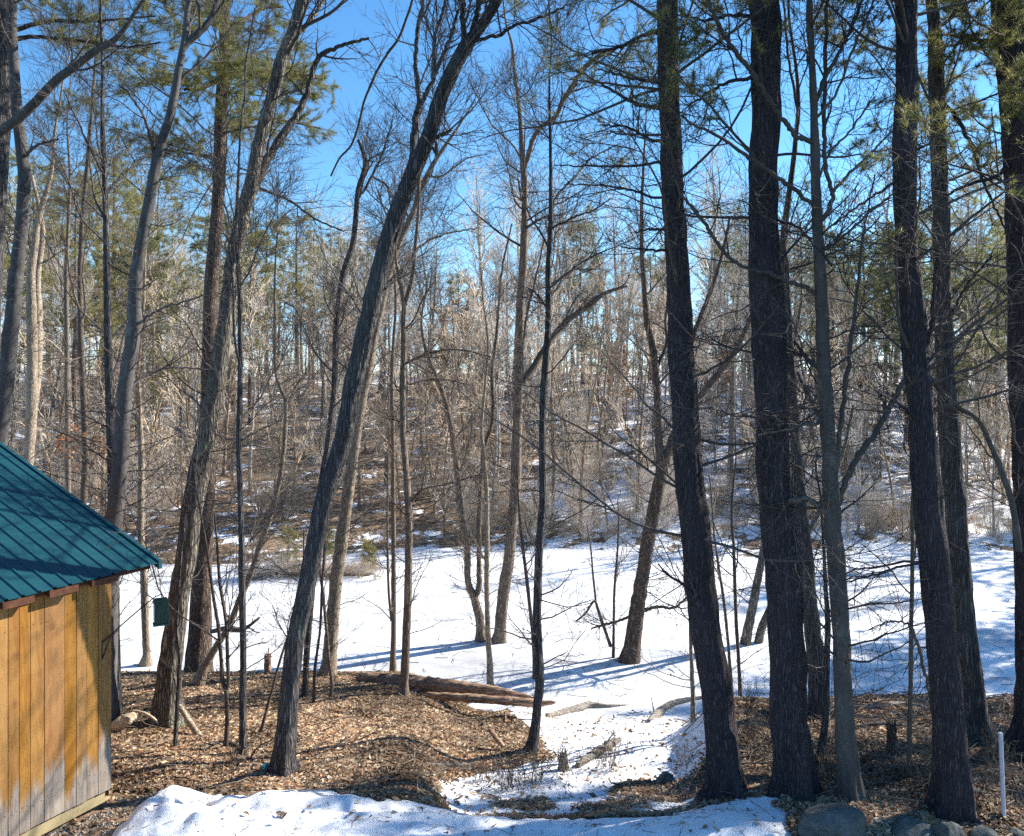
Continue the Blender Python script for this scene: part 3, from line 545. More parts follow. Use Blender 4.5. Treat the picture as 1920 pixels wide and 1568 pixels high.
tree('pond_tree', 'stout brown trunk frozen into the pond beside its two-stemmed neighbour, wide arching limb above', [(935, 1207, 28), (939, 1180, 23), (941, 1141, 22), (947, 1100, 22), (953, 1057, 21), (958, 1003, 21), (966, 920, 20), (968, 853, 20), (970, 787, 19), (973, 720, 18), (973, 653, 17), (977, 553, 16), (981, 500, 15), (984, 400, 13), (983, 340, 12), (979, 300, 10), (975, 220, 8), (968, 160, 7), (963, 117, 6), (960, 83, 5), (950, 50, 4)], 19.0, M_BROWN, M_TWIGD,
     limbs=[([(983, 315, 9), (990, 295, 9), (1000, 260, 9), (1015, 238, 9), (1040, 220, 9), (1057, 187, 9), (1078, 152, 9), (1100, 123, 9), (1120, 108, 8), (1140, 97, 8), (1160, 88, 7), (1190, 80, 6), (1228, 74, 4)], -1.5), ([(980, 715, 13), (997, 693, 13), (1023, 653, 13), (1057, 607, 12), (1082, 588, 11), (1107, 573, 10), (1125, 556, 9), (1140, 548, 8), (1175, 536, 5)], 1), ([(985, 430, 6), (1005, 415, 5), (1030, 405, 4), (1055, 403, 2)], -.6), ([(978, 300, 4), (960, 270, 4), (920, 230, 3), (880, 150, 2)], .8), ([(980, 640, 6), (990, 580, 5), (1005, 520, 4), (1020, 450, 3)], .6)], nl=13, lt=(.42, 1), ll=(1.2, 3), ext=1.5, low=33, sides=12)
tree('bare_tree', 'thin dark near-vertical trunk in the middle, curving at its snowy foot', [(994, 1413, 30), (999, 1395, 22), (1003, 1365, 19), (1008, 1320, 17), (1012, 1276, 17), (1009, 1208, 17), (1007, 1141, 16), (1010, 1057, 16), (1012, 1020, 15), (1017, 937, 14), (1017, 837, 13), (1018, 753, 13), (1022, 687, 13), (1027, 620, 12), (1028, 553, 11), (1028, 500, 10), (1032, 433, 10), (1033, 367, 8), (1032, 267, 6), (1030, 160, 4), (1034, 80, 3)], None, M_DARK, M_TWIGD,
     limbs=[([(1034, 390, 6), (1050, 360, 5), (1080, 330, 5), (1105, 300, 4), (1160, 270, 2.5)], .8), ([(1032, 430, 5), (1075, 408, 4), (1110, 395, 3), (1150, 370, 2)], -.6), ([(1028, 580, 5), (1005, 550, 4), (990, 542, 3)], .3), ([(1031, 470, 4), (1010, 430, 4), (990, 400, 3), (970, 330, 2)], .6), ([(1030, 560, 5), (1060, 520, 4), (1100, 490, 3), (1130, 440, 2)], .9)], nl=13, lt=(.5, 1), ll=(.8, 2.2), ext=1, low=24, sides=11)
tree('sapling', 'thin bent sapling close against the thin dark middle trunk', [(1003, 1245, 8), (1001, 1210, 8), (997, 1170, 7), (990, 1107, 7), (982, 1040, 6), (975, 980, 5), (972, 940, 4), (968, 880, 2)], 16.2, M_SAPD, M_TWIGD, nl=5, n2=4, n3=4, ll=(.5, 1.2), ext=.4, low=7, sides=7)
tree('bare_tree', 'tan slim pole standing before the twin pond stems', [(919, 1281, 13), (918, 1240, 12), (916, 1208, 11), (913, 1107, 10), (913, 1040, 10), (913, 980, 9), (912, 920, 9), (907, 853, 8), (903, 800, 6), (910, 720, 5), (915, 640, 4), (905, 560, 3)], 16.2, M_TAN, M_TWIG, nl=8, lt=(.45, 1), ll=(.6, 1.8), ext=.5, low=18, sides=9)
tree('pond_tree', 'leaning reddish-lit trunk growing out of the ice, dividing into two at mid height', [(1182, 1241, 38), (1186, 1205, 31), (1192, 1158, 29), (1200, 1105, 27), (1206, 1074, 26), (1217, 1003, 25), (1226, 955, 25), (1234, 915, 24), (1240, 880, 21), (1237, 845, 16), (1234, 800, 15), (1233, 753, 14), (1230, 700, 14), (1227, 670, 13), (1219, 630, 13), (1213, 603, 12), (1208, 540, 10), (1204, 480, 9), (1203, 400, 7), (1206, 320, 5), (1210, 250, 3)], 17.7, M_RED, M_TWIG,
     limbs=[([(1240, 890, 19), (1252, 850, 17), (1268, 810, 16), (1290, 780, 15), (1312, 748, 14), (1335, 715, 13), (1362, 682, 12), (1388, 640, 11), (1404, 605, 10), (1425, 560, 8), (1440, 500, 6)], .8), ([(1300, 765, 8), (1295, 690, 9), (1300, 633, 9), (1315, 590, 9), (1332, 550, 8), (1345, 510, 7), (1358, 460, 6), (1368, 410, 5)], .5), ([(1192, 1150, 6), (1160, 1165, 5), (1130, 1172, 5), (1108, 1180, 3)], -.4), ([(1208, 1145, 7), (1235, 1138, 6), (1262, 1140, 5), (1290, 1120, 4)], -.5), ([(1232, 690, 6), (1250, 640, 6), (1248, 600, 5), (1255, 540, 4)], .3)], nl=12, lt=(.45, 1), ll=(1, 2.6), ext=1.5, low=27, sides=12)
tree('pond_tree', 'leaning pair of mossy stems on the ice half hidden by the thick pine', [(1398, 1210, 18), (1402, 1180, 17), (1411, 1141, 16), (1420, 1090, 15), (1427, 1057, 14), (1438, 990, 12), (1452, 900, 11), (1470, 800, 9), (1478, 700, 7), (1500, 580, 5)], 18.8, M_OAK, M_TWIG, stems=[([(1420, 1212, 17), (1428, 1178, 16), (1440, 1150, 15), (1465, 1100, 13), (1500, 1030, 11), (1545, 940, 9), (1580, 850, 7), (1600, 760, 5)], (.1, .6))], nl=10, lt=(.4, 1), ll=(.9, 2.4), ext=1.5, low=15, sides=10)
# --- east: the thick pines in front
PD = dict(n=40, t=(.16, .8), l=(.9, 2.6), a=1.3, up=.015, zf=99, shrink=0)
tree('white_pine', 'thick dark pine with a split foot, at the east side of the snow gully', [(1362, 1492, 72), (1361, 1470, 66), (1356, 1410, 60), (1349, 1343, 58), (1340, 1275, 58), (1328, 1208, 56), (1318, 1141, 58), (1307, 1040, 57), (1301, 980, 56), (1295, 920, 54), (1289, 853, 52), (1284, 753, 50), (1279, 687, 50), (1271, 520, 43), (1267, 440, 42), (1262, 367, 41), (1258, 267, 41), (1255, 200, 39), (1252, 100, 38), (1252, 0, 39)], None, M_PINE, M_TWIGD,
     pine=dict(n=66, t=(.16, .97), l=(1.0, 3.2), a=1.25, up=.02, zf=9.8, side=-1, shrink=-.1, L=.11, per=3, nn=9), n2=9, n3=6, ext=9, sides=22, rough=.05,
     limbs=[([(1250, 205, 9), (1215, 200, 8), (1185, 190, 7), (1140, 165, 5), (1080, 130, 3)], .6), ([(1255, 270, 7), (1220, 262, 6), (1180, 240, 5), (1130, 235, 3)], -.5), ([(1258, 300, 6), (1200, 310, 5), (1130, 312, 4), (1040, 310, 2)], .8), ([(1262, 430, 6), (1220, 430, 5), (1190, 435, 3)], .3), ([(1264, 470, 6), (1230, 470, 5), (1165, 465, 2)], -.4), ([(1262, 370, 6), (1225, 370, 5), (1150, 350, 4), (1060, 345, 2)], -.8), ([(1256, 60, 10), (1210, 65, 8), (1160, 88, 6), (1110, 100, 4)], -1), ([(1255, 150, 7), (1200, 150, 5), (1120, 130, 3)], -1.4), ([(1330, 1170, 6), (1290, 1105, 6), (1262, 1085, 5), (1235, 1060, 3)], -.3)])
tree('white_pine', 'thickest straight dark pine trunk, standing behind the grassy end of the snow bank', [(1487, 1490, 76), (1486, 1460, 70), (1483, 1400, 68), (1480, 1343, 67), (1476, 1242, 66), (1473, 1141, 66), (1466, 1040, 67), (1460, 1000, 65), (1455, 953, 63), (1449, 853, 61), (1444, 753, 59), (1441, 620, 64), (1435, 520, 62), (1432, 433, 53), (1431, 333, 54), (1436, 233, 53), (1435, 100, 55), (1433, 0, 54)], None, M_PINE, M_TWIGD, pine=dict(n=46, t=(.2, .97), l=(.8, 2.6), a=1.3, up=.015, zf=9.0, shrink=-.2, L=.10), n2=9, n3=6, ext=10, sides=24, rough=.045,
     limbs=[([(1425, 145, 9), (1390, 150, 7), (1350, 160, 6), (1290, 200, 3)], -.6), ([(1420, 30, 8), (1370, 30, 6), (1310, 40, 4)], -.8), ([(1450, 410, 6), (1500, 430, 5), (1560, 500, 3)], -1.0)])
tree('bare_tree', 'dark trunk standing close behind the thickest pine', [(1534, 1352, 46), (1534, 1325, 36), (1531, 1242, 32), (1519, 1141, 29), (1511, 1040, 27), (1504, 980, 24), (1497, 920, 22), (1491, 820, 19), (1484, 720, 18), (1477, 587, 16), (1472, 500, 14), (1468, 460, 13), (1478, 375, 11), (1488, 300, 10), (1493, 250, 9), (1497, 200, 8), (1493, 130, 6), (1480, 40, 5)], 11.2, M_DARK, M_TWIGD, limbs=[([(1497, 700, 9), (1515, 740, 8), (1530, 770, 8)], -1), ([(1497, 210, 6), (1480, 120, 5), (1468, 0, 4)], .4)], nl=12, lt=(.4, 1), ll=(1, 2.6), ext=2, low=21, sides=12)
tree('bare_tree', 'thin dark stem squeezed between the thickest pine and the smooth grey trunk', [(1530, 1455, 22), (1540, 1400, 14), (1548, 1343, 13), (1550, 1242, 12), (1552, 1170, 11), (1548, 1100, 8), (1545, 1040, 6), (1540, 960, 4)], 9.3, M_DARK, M_TWIGD, nl=6, n2=4, n3=4, ll=(.5, 1.4), ext=.6, low=7, sides=8)
tree('beech_tree', 'smooth pale grey trunk with many reaching limbs, beside the thickest pine', [(1597, 1499, 48), (1595, 1480, 42), (1591, 1430, 38), (1586, 1377, 36), (1581, 1292, 34), (1577, 1208, 33), (1573, 1124, 33), (1568, 1057, 33), (1562, 1000, 33), (1559, 940, 31), (1553, 840, 28), (1548, 740, 26), (1543, 640, 25), (1539, 540, 23), (1537, 500, 21), (1533, 417, 20), (1530, 350, 19), (1528, 283, 18), (1527, 233, 15), (1525, 167, 14), (1520, 83, 13), (1517, 0, 12)], None, M_SMOOTH, M_TWIGD,
     limbs=[([(1572, 945, 13), (1580, 915, 12), (1588, 895, 12), (1613, 850, 12), (1647, 803, 11), (1673, 755, 11), (1693, 718, 10), (1715, 680, 9), (1735, 640, 8), (1770, 560, 6)], .5), ([(1552, 965, 11), (1537, 953, 11), (1522, 940, 10), (1508, 935, 9), (1495, 937, 9), (1478, 938, 8)], -.2), ([(1545, 785, 7), (1525, 797, 7), (1510, 795, 6), (1480, 805, 5), (1420, 815, 3)], -.5), ([(1567, 880, 9), (1574, 820, 9), (1580, 770, 9), (1590, 690, 8), (1596, 640, 8), (1602, 590, 7), (1610, 520, 6), (1617, 450, 4), (1640, 330, 3)], .6),
            ([(1523, 268, 10), (1505, 260, 9), (1493, 258, 9), (1480, 240, 9), (1465, 220, 9), (1433, 173, 9), (1407, 133, 9), (1373, 90, 9), (1340, 33, 8), (1322, -10, 8)], -.9), ([(1528, 385, 8), (1513, 377, 8), (1480, 348, 8), (1447, 325, 8), (1407, 297, 7), (1347, 257, 6), (1280, 222, 4)], -1), ([(1535, 552, 9), (1520, 545, 9), (1498, 534, 8), (1473, 527, 8), (1447, 515, 8), (1410, 505, 7), (1380, 493, 7), (1355, 470, 7), (1330, 433, 7), (1300, 390, 6), (1280, 368, 5), (1262, 330, 3)], -.8),
            ([(1537, 415, 9), (1548, 405, 9), (1558, 385, 9), (1560, 362, 8), (1553, 335, 8), (1547, 300, 8), (1545, 240, 8), (1546, 160, 8), (1548, 100, 8), (1551, 0, 7)], .5), ([(1558, 365, 6), (1575, 345, 6), (1597, 322, 6), (1630, 290, 5), (1660, 258, 4), (1720, 210, 3)], .8), ([(1530, 190, 8), (1545, 150, 8), (1563, 117, 7), (1580, 85, 7), (1597, 50, 7), (1617, 0, 6)], .4), ([(1532, 220, 6), (1570, 170, 5), (1600, 90, 5), (1640, 0, 4)], -.5), ([(1547, 700, 8), (1520, 680, 8), (1505, 660, 8), (1490, 640, 6)], .5), ([(1531, 340, 5), (1560, 280, 5), (1590, 250, 4), (1640, 180, 3)], .9), ([(1540, 470, 5), (1580, 445, 5), (1640, 390, 4), (1680, 360, 3)], -.9)], nl=12, lt=(.5, 1), ll=(1, 2.6), ext=4, low=27, sides=18, rough=.025)
tree('white_pine', 'dark wavy pine with a pale bark scar high up, near the white stake', [(1786, 1530, 68), (1785, 1505, 62), (1785, 1444, 60), (1781, 1377, 57), (1774, 1292, 56), (1766, 1208, 53), (1760, 1124, 54), (1750, 1040, 54), (1745, 1000, 53), (1740, 953, 53), (1732, 853, 49), (1725, 753, 45), (1717, 687, 45), (1712, 600, 48), (1705, 520, 45), (1698, 460, 40), (1697, 400, 40), (1696, 300, 42), (1697, 233, 42), (1702, 167, 41), (1699, 100, 37), (1699, 0, 38)], None, M_PINE, M_TWIGD, pine=dict(n=46, t=(.16, .97), l=(.9, 2.8), a=1.25, up=.015, zf=8.9, shrink=-.1, L=.10), n2=9, n3=6, ext=9, sides=22, rough=.06,
     limbs=[([(1718, 700, 8), (1740, 640, 8), (1748, 590, 8), (1752, 540, 7), (1758, 480, 6)], -.2), ([(1690, 335, 6), (1650, 360, 5), (1590, 400, 4), (1540, 440, 3)], -.8), ([(1740, 1055, 6), (1700, 1060, 5), (1650, 1075, 4), (1590, 1090, 3)], -.4), ([(1730, 800, 7), (1690, 760, 6), (1650, 740, 4)], -.6)])
tree('white_pine', 'tall dark trunk just behind the wavy pine, leaning the same way', [(1838, 1392, 56), (1836, 1370, 46), (1831, 1343, 41), (1819, 1242, 38), (1808, 1141, 34), (1798, 1040, 38), (1795, 1010, 36), (1791, 953, 37), (1783, 853, 37), (1778, 787, 36), (1772, 687, 31), (1766, 520, 32), (1765, 400, 30), (1761, 300, 28), (1757, 200, 29), (1753, 100, 27), (1747, 0, 22)], None, M_DARK, M_TWIGD, pine=dict(n=40, t=(.2, .97), l=(.9, 2.8), a=1.2, up=.02, zf=9.1, shrink=-.1, L=.10), n2=9, n3=6, ext=9, sides=18,
     limbs=[([(1770, 195, 8), (1790, 215, 8), (1810, 250, 7), (1825, 280, 7), (1840, 330, 6), (1870, 400, 4), (1890, 440, 3)], -.4), ([(1763, 50, 7), (1785, 30, 6), (1800, 0, 5)], .3), ([(1757, 65, 6), (1800, 70, 5), (1870, 80, 4)], -.5), ([(1780, 600, 5), (1810, 540, 5), (1860, 480, 4)], -.5)])
tree('white_pine', 'dark pine trunk cut by the picture edge past the white stake', [(1930, 1386, 50), (1928, 1360, 42), (1927, 1242, 40), (1925, 1040, 42), (1922, 850, 44), (1918, 700, 48), (1918, 520, 50), (1914, 433, 50), (1909, 300, 50), (1902, 167, 54), (1893, 60, 58), (1890, 0, 58)], 9.8, M_PINE, M_TWIGD, pine=dict(n=50, t=(.2, .97), l=(1.0, 3.0), a=1.25, up=.015, zf=9.0, shrink=-.1, L=.10), n2=9, n3=6, ext=9, sides=18,
     limbs=[([(1900, 300, 8), (1870, 330, 7), (1820, 345, 6), (1770, 370, 5), (1700, 420, 3)], -.7)])
tree('leaning_tree', 'pale grey leaning stem crossing the two dark trunks near the frame edge', [(1905, 985, 11), (1895, 935, 11), (1880, 890, 11), (1860, 840, 10), (1835, 790, 9), (1800, 765, 9), (1783, 752, 9), (1755, 725, 9), (1725, 680, 7), (1700, 635, 6), (1685, 590, 4)], 9.0, M_SMOOTH, M_TWIG, nl=8, lt=(.2, 1), ll=(.6, 1.6), n2=4, n3=4, ext=.4, low=9, sides=8, flare=0)
tree('sapling', 'bluish thin sapling on the bank edge, forked at knee height', [(1704, 1462, 10), (1705, 1400, 9), (1706, 1343, 9), (1708, 1242, 8), (1709, 1158, 8), (1711, 1040, 7), (1710, 953, 6), (1714, 860, 4), (1712, 780, 3)], None, M_SAP, M_TWIGD, limbs=[([(1711, 1180, 6), (1720, 1205, 6), (1734, 1259, 6), (1746, 1320, 5)], .3), ([(1710, 1180, 4), (1700, 1170, 4), (1670, 1165, 3), (1630, 1180, 2)], -.3)], nl=7, n2=5, n3=4, ll=(.5, 1.4), ext=.5, low=9, sides=7)
tree('sapling', 'slender stem rising between the split pine and the thickest pine', [(1371, 1300, 7), (1370, 1270, 7), (1364, 1192, 6), (1356, 1120, 6), (1349, 1074, 5), (1340, 1010, 4), (1335, 950, 3)], 12.8, M_SAP, M_TWIG, nl=6, n2=4, n3=4, ll=(.5, 1.3), ext=.5, low=9, sides=7)
tree('sapling', 'dark slender stem touching the west side of the thickest pine', [(1388, 1322, 8), (1386, 1260, 7), (1380, 1160, 7), (1376, 1040, 6), (1372, 950, 5), (1380, 860, 3)], 12.4, M_SAPD, M_TWIGD, nl=6, n2=4, n3=4, ll=(.5, 1.3), ext=.5, low=9, sides=7)
tree('sapling', 'pinkish lit short pole beside the split pine foot on the snow', [(1300, 1352, 11), (1299, 1310, 9), (1297, 1250, 8), (1295, 1208, 7), (1293, 1130, 6), (1288, 1050, 4)], None, M_TAN, M_TWIG, nl=5, n2=4, n3=4, ll=(.5, 1.2), ext=.4, low=7, sides=7)
tree('sapling', 'thin sprouting stems rising from the ice beside the leaning reddish trunk', [(1150, 1224, 6), (1151, 1160, 5), (1152, 1107, 5), (1158, 1030, 4), (1160, 970, 3)], 17.9, M_SAPD, M_TWIG, stems=[([(1145, 1212, 7), (1132, 1175, 6), (1122, 1145, 6), (1114, 1127, 5), (1098, 1150, 4), (1080, 1165, 3)], (0, -.4)), ([(1118, 1135, 4), (1112, 1080, 4), (1108, 1030, 3), (1100, 980, 2)], (0, .3))], nl=7, n2=4, n3=4, ll=(.5, 1.3), ext=.4, low=9, sides=6)

# ------------------------------------------------------------------ the shed
def wood_mat():
    m, nt, b = mat('pine_board')
    v = coords(nt, (1, 1, .09)); a = N(nt, 'ShaderNodeAttribute', attribute_name='tone'); sp = N(nt, 'ShaderNodeSeparateColor'); nt.links.new(a.outputs['Color'], sp.inputs[0])
    off = N(nt, 'ShaderNodeVectorMath', operation='MULTIPLY_ADD'); nt.links.new(a.outputs['Color'], off.inputs[0]); off.inputs[1].default_value = (37, 19, 11); nt.links.new(v, off.inputs[2])
    gr = noise(nt, off.outputs[0], 22, 5, .65, 1.2); big = noise(nt, off.outputs[0], 4, 3, .5)
    c = ramp(nt, [(.3, (.15, .065, .022)), (.48, (.32, .175, .065)), (.72, (.45, .285, .125))], math_(nt, 'ADD', math_(nt, 'MULTIPLY', gr, .6), math_(nt, 'MULTIPLY', big, .4)))
    col = mixc(nt, math_(nt, 'MULTIPLY', sp.outputs[0], .5), c.outputs[0], (.29, .125, .038)); st = ramp(nt, [(.5, (0, 0, 0)), (.68, (.55, .55, .55))], noise(nt, coords(nt, (1, 1, .35)), 2.4, 5, .7)).outputs[0]; col = mixc(nt, st, col, (.24, .15, .08)); vv = N(nt, 'ShaderNodeHueSaturation'); nt.links.new(math_(nt, 'ADD', math_(nt, 'MULTIPLY', sp.outputs[2], .45), .78), vv.inputs['Value']); nt.links.new(math_(nt, 'ADD', math_(nt, 'MULTIPLY', sp.outputs[1], .22), .98), vv.inputs['Saturation']); nt.links.new(col, vv.inputs['Color']); col = vv.outputs[0]
    # knots
    kv = coords(nt, (1, 1, .75)); ko = N(nt, 'ShaderNodeVectorMath', operation='MULTIPLY_ADD'); nt.links.new(a.outputs['Color'], ko.inputs[0]); ko.inputs[1].default_value = (17, 23, 9); nt.links.new(kv, ko.inputs[2])
    vo = N(nt, 'ShaderNodeTexVoronoi'); vo.inputs['Scale'].default_value = 4.2; nt.links.new(ko.outputs[0], vo.inputs['Vector'])
    col = mixc(nt, ramp(nt, [(.05, (.95, .95, .95)), (.09, (.55, .55, .55)), (.22, (0, 0, 0))], vo.outputs['Distance']).outputs[0], col, (.16, .065, .025))
    # rain-splashed, silvered foot of the boards
    sx = N(nt, 'ShaderNodeSeparateXYZ'); nt.links.new(coords(nt, (1, 1, 1)), sx.inputs[0])
    n = math_(nt, 'MULTIPLY', math_(nt, 'SUBTRACT', noise(nt, off.outputs[0], 9, 5, .7), .5), .9)
    n2 = math_(nt, 'MULTIPLY', math_(nt, 'SUBTRACT', sp.outputs[1], .5), .42)
    k = math_(nt, 'SUBTRACT', .38, math_(nt, 'ADD', sx.outputs['Z'], math_(nt, 'ADD', n, n2)))
    f = ramp(nt, [(.42, (0, 0, 0)), (.60, (.85, .85, .85))], math_(nt, 'ADD', k, .5))
    grey = mixc(nt, ramp(nt, [(.35, (0, 0, 0)), (.65, (1, 1, 1))], gr).outputs[0], (.19, .168, .15), (.34, .305, .27))
    nt.links.new(mixc(nt, f.outputs[0], col, grey), b.inputs['Base Color']); b.inputs['Roughness'].default_value = .7
    bump(nt, b, gr, .4, .008); return m
def metal_roof_mat():
    m, nt, b = mat('teal_roof_metal'); v = coords(nt, (1, 1, 1))
    c = ramp(nt, [(.3, (.005, .046, .066)), (.7, (.008, .066, .082))], noise(nt, v, 3, 4))
    sp = ramp(nt, [(.66, (0, 0, 0)), (.74, (.5, .5, .5))], noise(nt, v, 30, 3, .7))
    nt.links.new(mixc(nt, sp.outputs[0], c.outputs[0], (.04, .13, .15)), b.inputs['Base Color']); b.inputs['Roughness'].default_value = .42; b.inputs['Specular IOR Level'].default_value = .45
    bump(nt, b, noise(nt, v, 5, 2), .12, .02); return m
M_WOOD, M_ROOF = wood_mat(), metal_roof_mat()
M_SILL = bark('sill_timber', (.26, .215, .12), (.36, .30, .18), 14, .5, .2, .005, plates=False)
M_FASC = plain('red_fascia', (.075, .032, .018))

WC = np.array([-4.235, 8.40]); d2 = np.array([.432, .902]); n2_ = np.array([.902, -.432])       # far wall corner, along the wall, out of the wall
d2 /= np.linalg.norm(d2); n2_ /= np.linalg.norm(n2_)
SB = np.array([WC[0], WC[1], CZ - (1476 - HY) / F * 8.40])
def sp(s, o, z): return np.array([WC[0] - d2[0] * s + n2_[0] * o, WC[1] - d2[1] * s + n2_[1] * o, z])   # s metres back from the corner, o out of the wall
def obox(g, s0, s1, o0, o1, z0, z1, col=None, z1b=None):
    """box in wall axes; z1b: top at the o1 side"""
    zb = z1 if z1b is None else z1b
    V = [sp(s0, o0, z0), sp(s1, o0, z0), sp(s1, o1, z0), sp(s0, o1, z0), sp(s0, o0, z1), sp(s1, o0, z1), sp(s1, o1, zb), sp(s0, o1, zb)]
    g.add(V, [[0, 1, 2, 3], [7, 6, 5, 4], [1, 0, 4, 5], [2, 1, 5, 6], [3, 2, 6, 7], [0, 3, 7, 4]], None, col)
shed = empty('garden_shed', SB, 'board-sided timber shed with a ribbed teal metal roof', 'shed')
rng = np.random.default_rng(8); zb = SB[2]; z_e = CZ - 2.0
g = Geo(); s = 0.0; W_END = 4.6
pxb = [209, 184, 147, 121, 84, 57, 38, 18, 0]
def s_of_px(px):      # where a column of the photo meets the wall
    k = (px - CX) / F; return (WC[0] - k * WC[1]) / (d2[0] - k * d2[1])
cuts = [0.0] + [float(s_of_px(p)) for p in (184, 163, 143, 121, 83, 57, 36, 15)]
while cuts[-1] < W_END: cuts.append(cuts[-1] + rng.uniform(.13, .24))
for a, b_ in zip(cuts[:-1], cuts[1:]):
    obox(g, a + .003, b_ - .003, -.02, rng.uniform(0, .004), zb + rng.uniform(-.012, .012), z_e + .03, rng.uniform(0, 1, 3))
t = Geo()
for a, b_ in zip(cuts[:-1], cuts[1:]):
    for zz in (zb + .22, zb + 1.95):
        for q in (a + .03, b_ - .03): z9 = zz + rng.uniform(-.02, .02); obox(t, q - .003, q + .003, .0, .0055, z9, z9 + .006)
g.build('wall', M_WOOD, shed, SB, False, True)
t.build('nail_heads', plain('nail_iron', (.06, .05, .045), .5), shed, SB, False)
def slope_z(o): return z_e + .0 + (.125 - o) * .426      # roof plane height above the point o out of the wall
# far gable wall, boards running up to the rake
g = Geo(); o = 0.0; RIDGE = -3.1
while o > -6.2:
    w = rng.uniform(.14, .24); tp = lambda q: (slope_z(q) if q > RIDGE else slope_z(2 * RIDGE - q)) - .06
    obox(g, -.018, .0, max(o - w, -6.2) + .003, o - .025 if o == 0 else o - .003, zb, tp(o - w), rng.uniform(0, 1, 3), tp(o)); o -= w
g.build('gable_wall', M_WOOD, shed, SB, False, True)
g = Geo(); obox(g, W_END, W_END + .02, -6.2, 0, zb, z_e + .02, (.4, .5, .6)); obox(g, .01, W_END, -6.22, -6.2, zb, z_e + .02, (.3, .5, .2)); g.build('back_wall', M_WOOD, shed, SB, False, True)
g = Geo(); obox(g, .06, W_END - .1, -.16, -.022, zb - .13, zb - .014); g.build('sill', M_SILL, shed, SB, False)
g = Geo(); obox(g, -.45, W_END + .4, .006, .045, z_e - .06, z_e + .005); g.build('fascia', M_FASC, shed, SB, False)
g = Geo()
for k in range(12):
    s0 = -.44 + k * .45; V = [sp(a, o_, slope_z(o_) + h) for h in (-.135, -.022) for a, o_ in ((s0, -.3), (s0 + .3, -.3), (s0 + .3, .118), (s0, .118))]; V[2][2] += .05; V[3][2] += .05
    if k: g.add(V, [[0, 1, 2, 3], [7, 6, 5, 4], [1, 0, 4, 5], [2, 1, 5, 6], [3, 2, 6, 7], [0, 3, 7, 4]])
tag(g.build('rafter', M_FASC, shed, SB, False), None)
# roof: a real corrugated sheet, trapezoid ribs every 155 mm, running from eave to ridge
S0, S1, pitch = -.526, W_END + .5, .157
prof = []; s = S0
while s < S1:
    prof += [(s, 0), (s + .118, 0), (s + .127, .017), (s + .146, .017)]; s += pitch
def sheet(o0, o1, z0, z1, name, flip=False):
    g = Geo(); nn = 8; rows_ = []
    for i in range(nn + 1):
        f = i / nn; rows_.append([sp(a, o0 + (o1 - o0) * f, z0 + (z1 - z0) * f + h) for a, h in prof])
    V = np.array(rows_); nc_ = len(prof); ii, jj = np.meshgrid(np.arange(nn), np.arange(nc_ - 1), indexing='ij'); k = (ii * nc_ + jj).ravel()
    Q = np.stack([k, k + 1, k + nc_ + 1, k + nc_], 1); g.add(V, Q)
    g.add(V - np.array([0, 0, .004]), Q[:, ::-1])
    return g.build(name, M_ROOF, shed, SB, False)
sheet(.125, RIDGE, z_e, slope_z(RIDGE), 'roof'); sheet(2 * RIDGE - .125, RIDGE, z_e, slope_z(RIDGE), 'roof')
g = Geo(); obox(g, S0 - .012, S1, RIDGE - .14, RIDGE, slope_z(RIDGE) - .04, slope_z(RIDGE) + .035, None, slope_z(RIDGE) + .045); obox(g, S0 - .012, S1, RIDGE, RIDGE + .14, slope_z(RIDGE) - .04, slope_z(RIDGE) + .045, None, slope_z(RIDGE) - .018); g.build('ridge_cap', M_ROOF, shed, SB, False)
g = Geo()      # rake trim along the far roof edge
V = [sp(S0 - .014, .125, z_e + .022), sp(S0 + .03, .125, z_e + .022), sp(S0 + .03, RIDGE, slope_z(RIDGE) + .022), sp(S0 - .014, RIDGE, slope_z(RIDGE) + .022)]
V += [v - np.array([0, 0, .09]) for v in V]; g.add(V, [[0, 1, 2, 3], [7, 6, 5, 4], [0, 4, 5, 1], [1, 5, 6, 2], [2, 6, 7, 3], [3, 7, 4, 0]]); g.build('rake_trim', M_ROOF, shed, SB, False)
# gravel strip along the shed foot: stones one could not count
def stones():
    g = Geo(); K = 16000; s_ = rng.uniform(-.5, 2.2, K); o_ = rng.uniform(-.02, 1.15, K) ** 1; p = np.array([WC[0] - d2[0] * s_ + n2_[0] * o_, WC[1] - d2[1] * s_ + n2_[1] * o_]).T
    oc = np.array([[1, 0, 0], [0, 1, 0], [-1, 0, 0], [0, -1, 0], [0, 0, 1], [0, 0, -1]], float); fc = np.array([[0, 1, 4], [1, 2, 4], [2, 3, 4], [3, 0, 4], [1, 0, 5], [2, 1, 5], [3, 2, 5], [0, 3, 5]])
    sz = rng.uniform(.006, .018, (K, 1, 1)); V = oc[None] * rng.uniform(.5, 1.3, (K, 1, 3)) * sz + rng.normal(size=(K, 6, 3)) * sz * .22
    V = V + np.concatenate([p, ground(p[:, 0], p[:, 1])[:, None] + .006], 1)[:, None]
    tn = np.array([(.30, .27, .24), (.20, .18, .16), (.40, .37, .33), (.12, .11, .10)])[rng.integers(0, 4, K)]
    g.add(V.reshape(-1, 3), None, (np.arange(K)[:, None, None] * 6 + fc[None]).reshape(-1, 3), np.repeat(tn, 6, 0)); return tag(g.build('gravel', toned('gravel_stone', .9), smooth=False, color=True), kind='stuff')
stones()

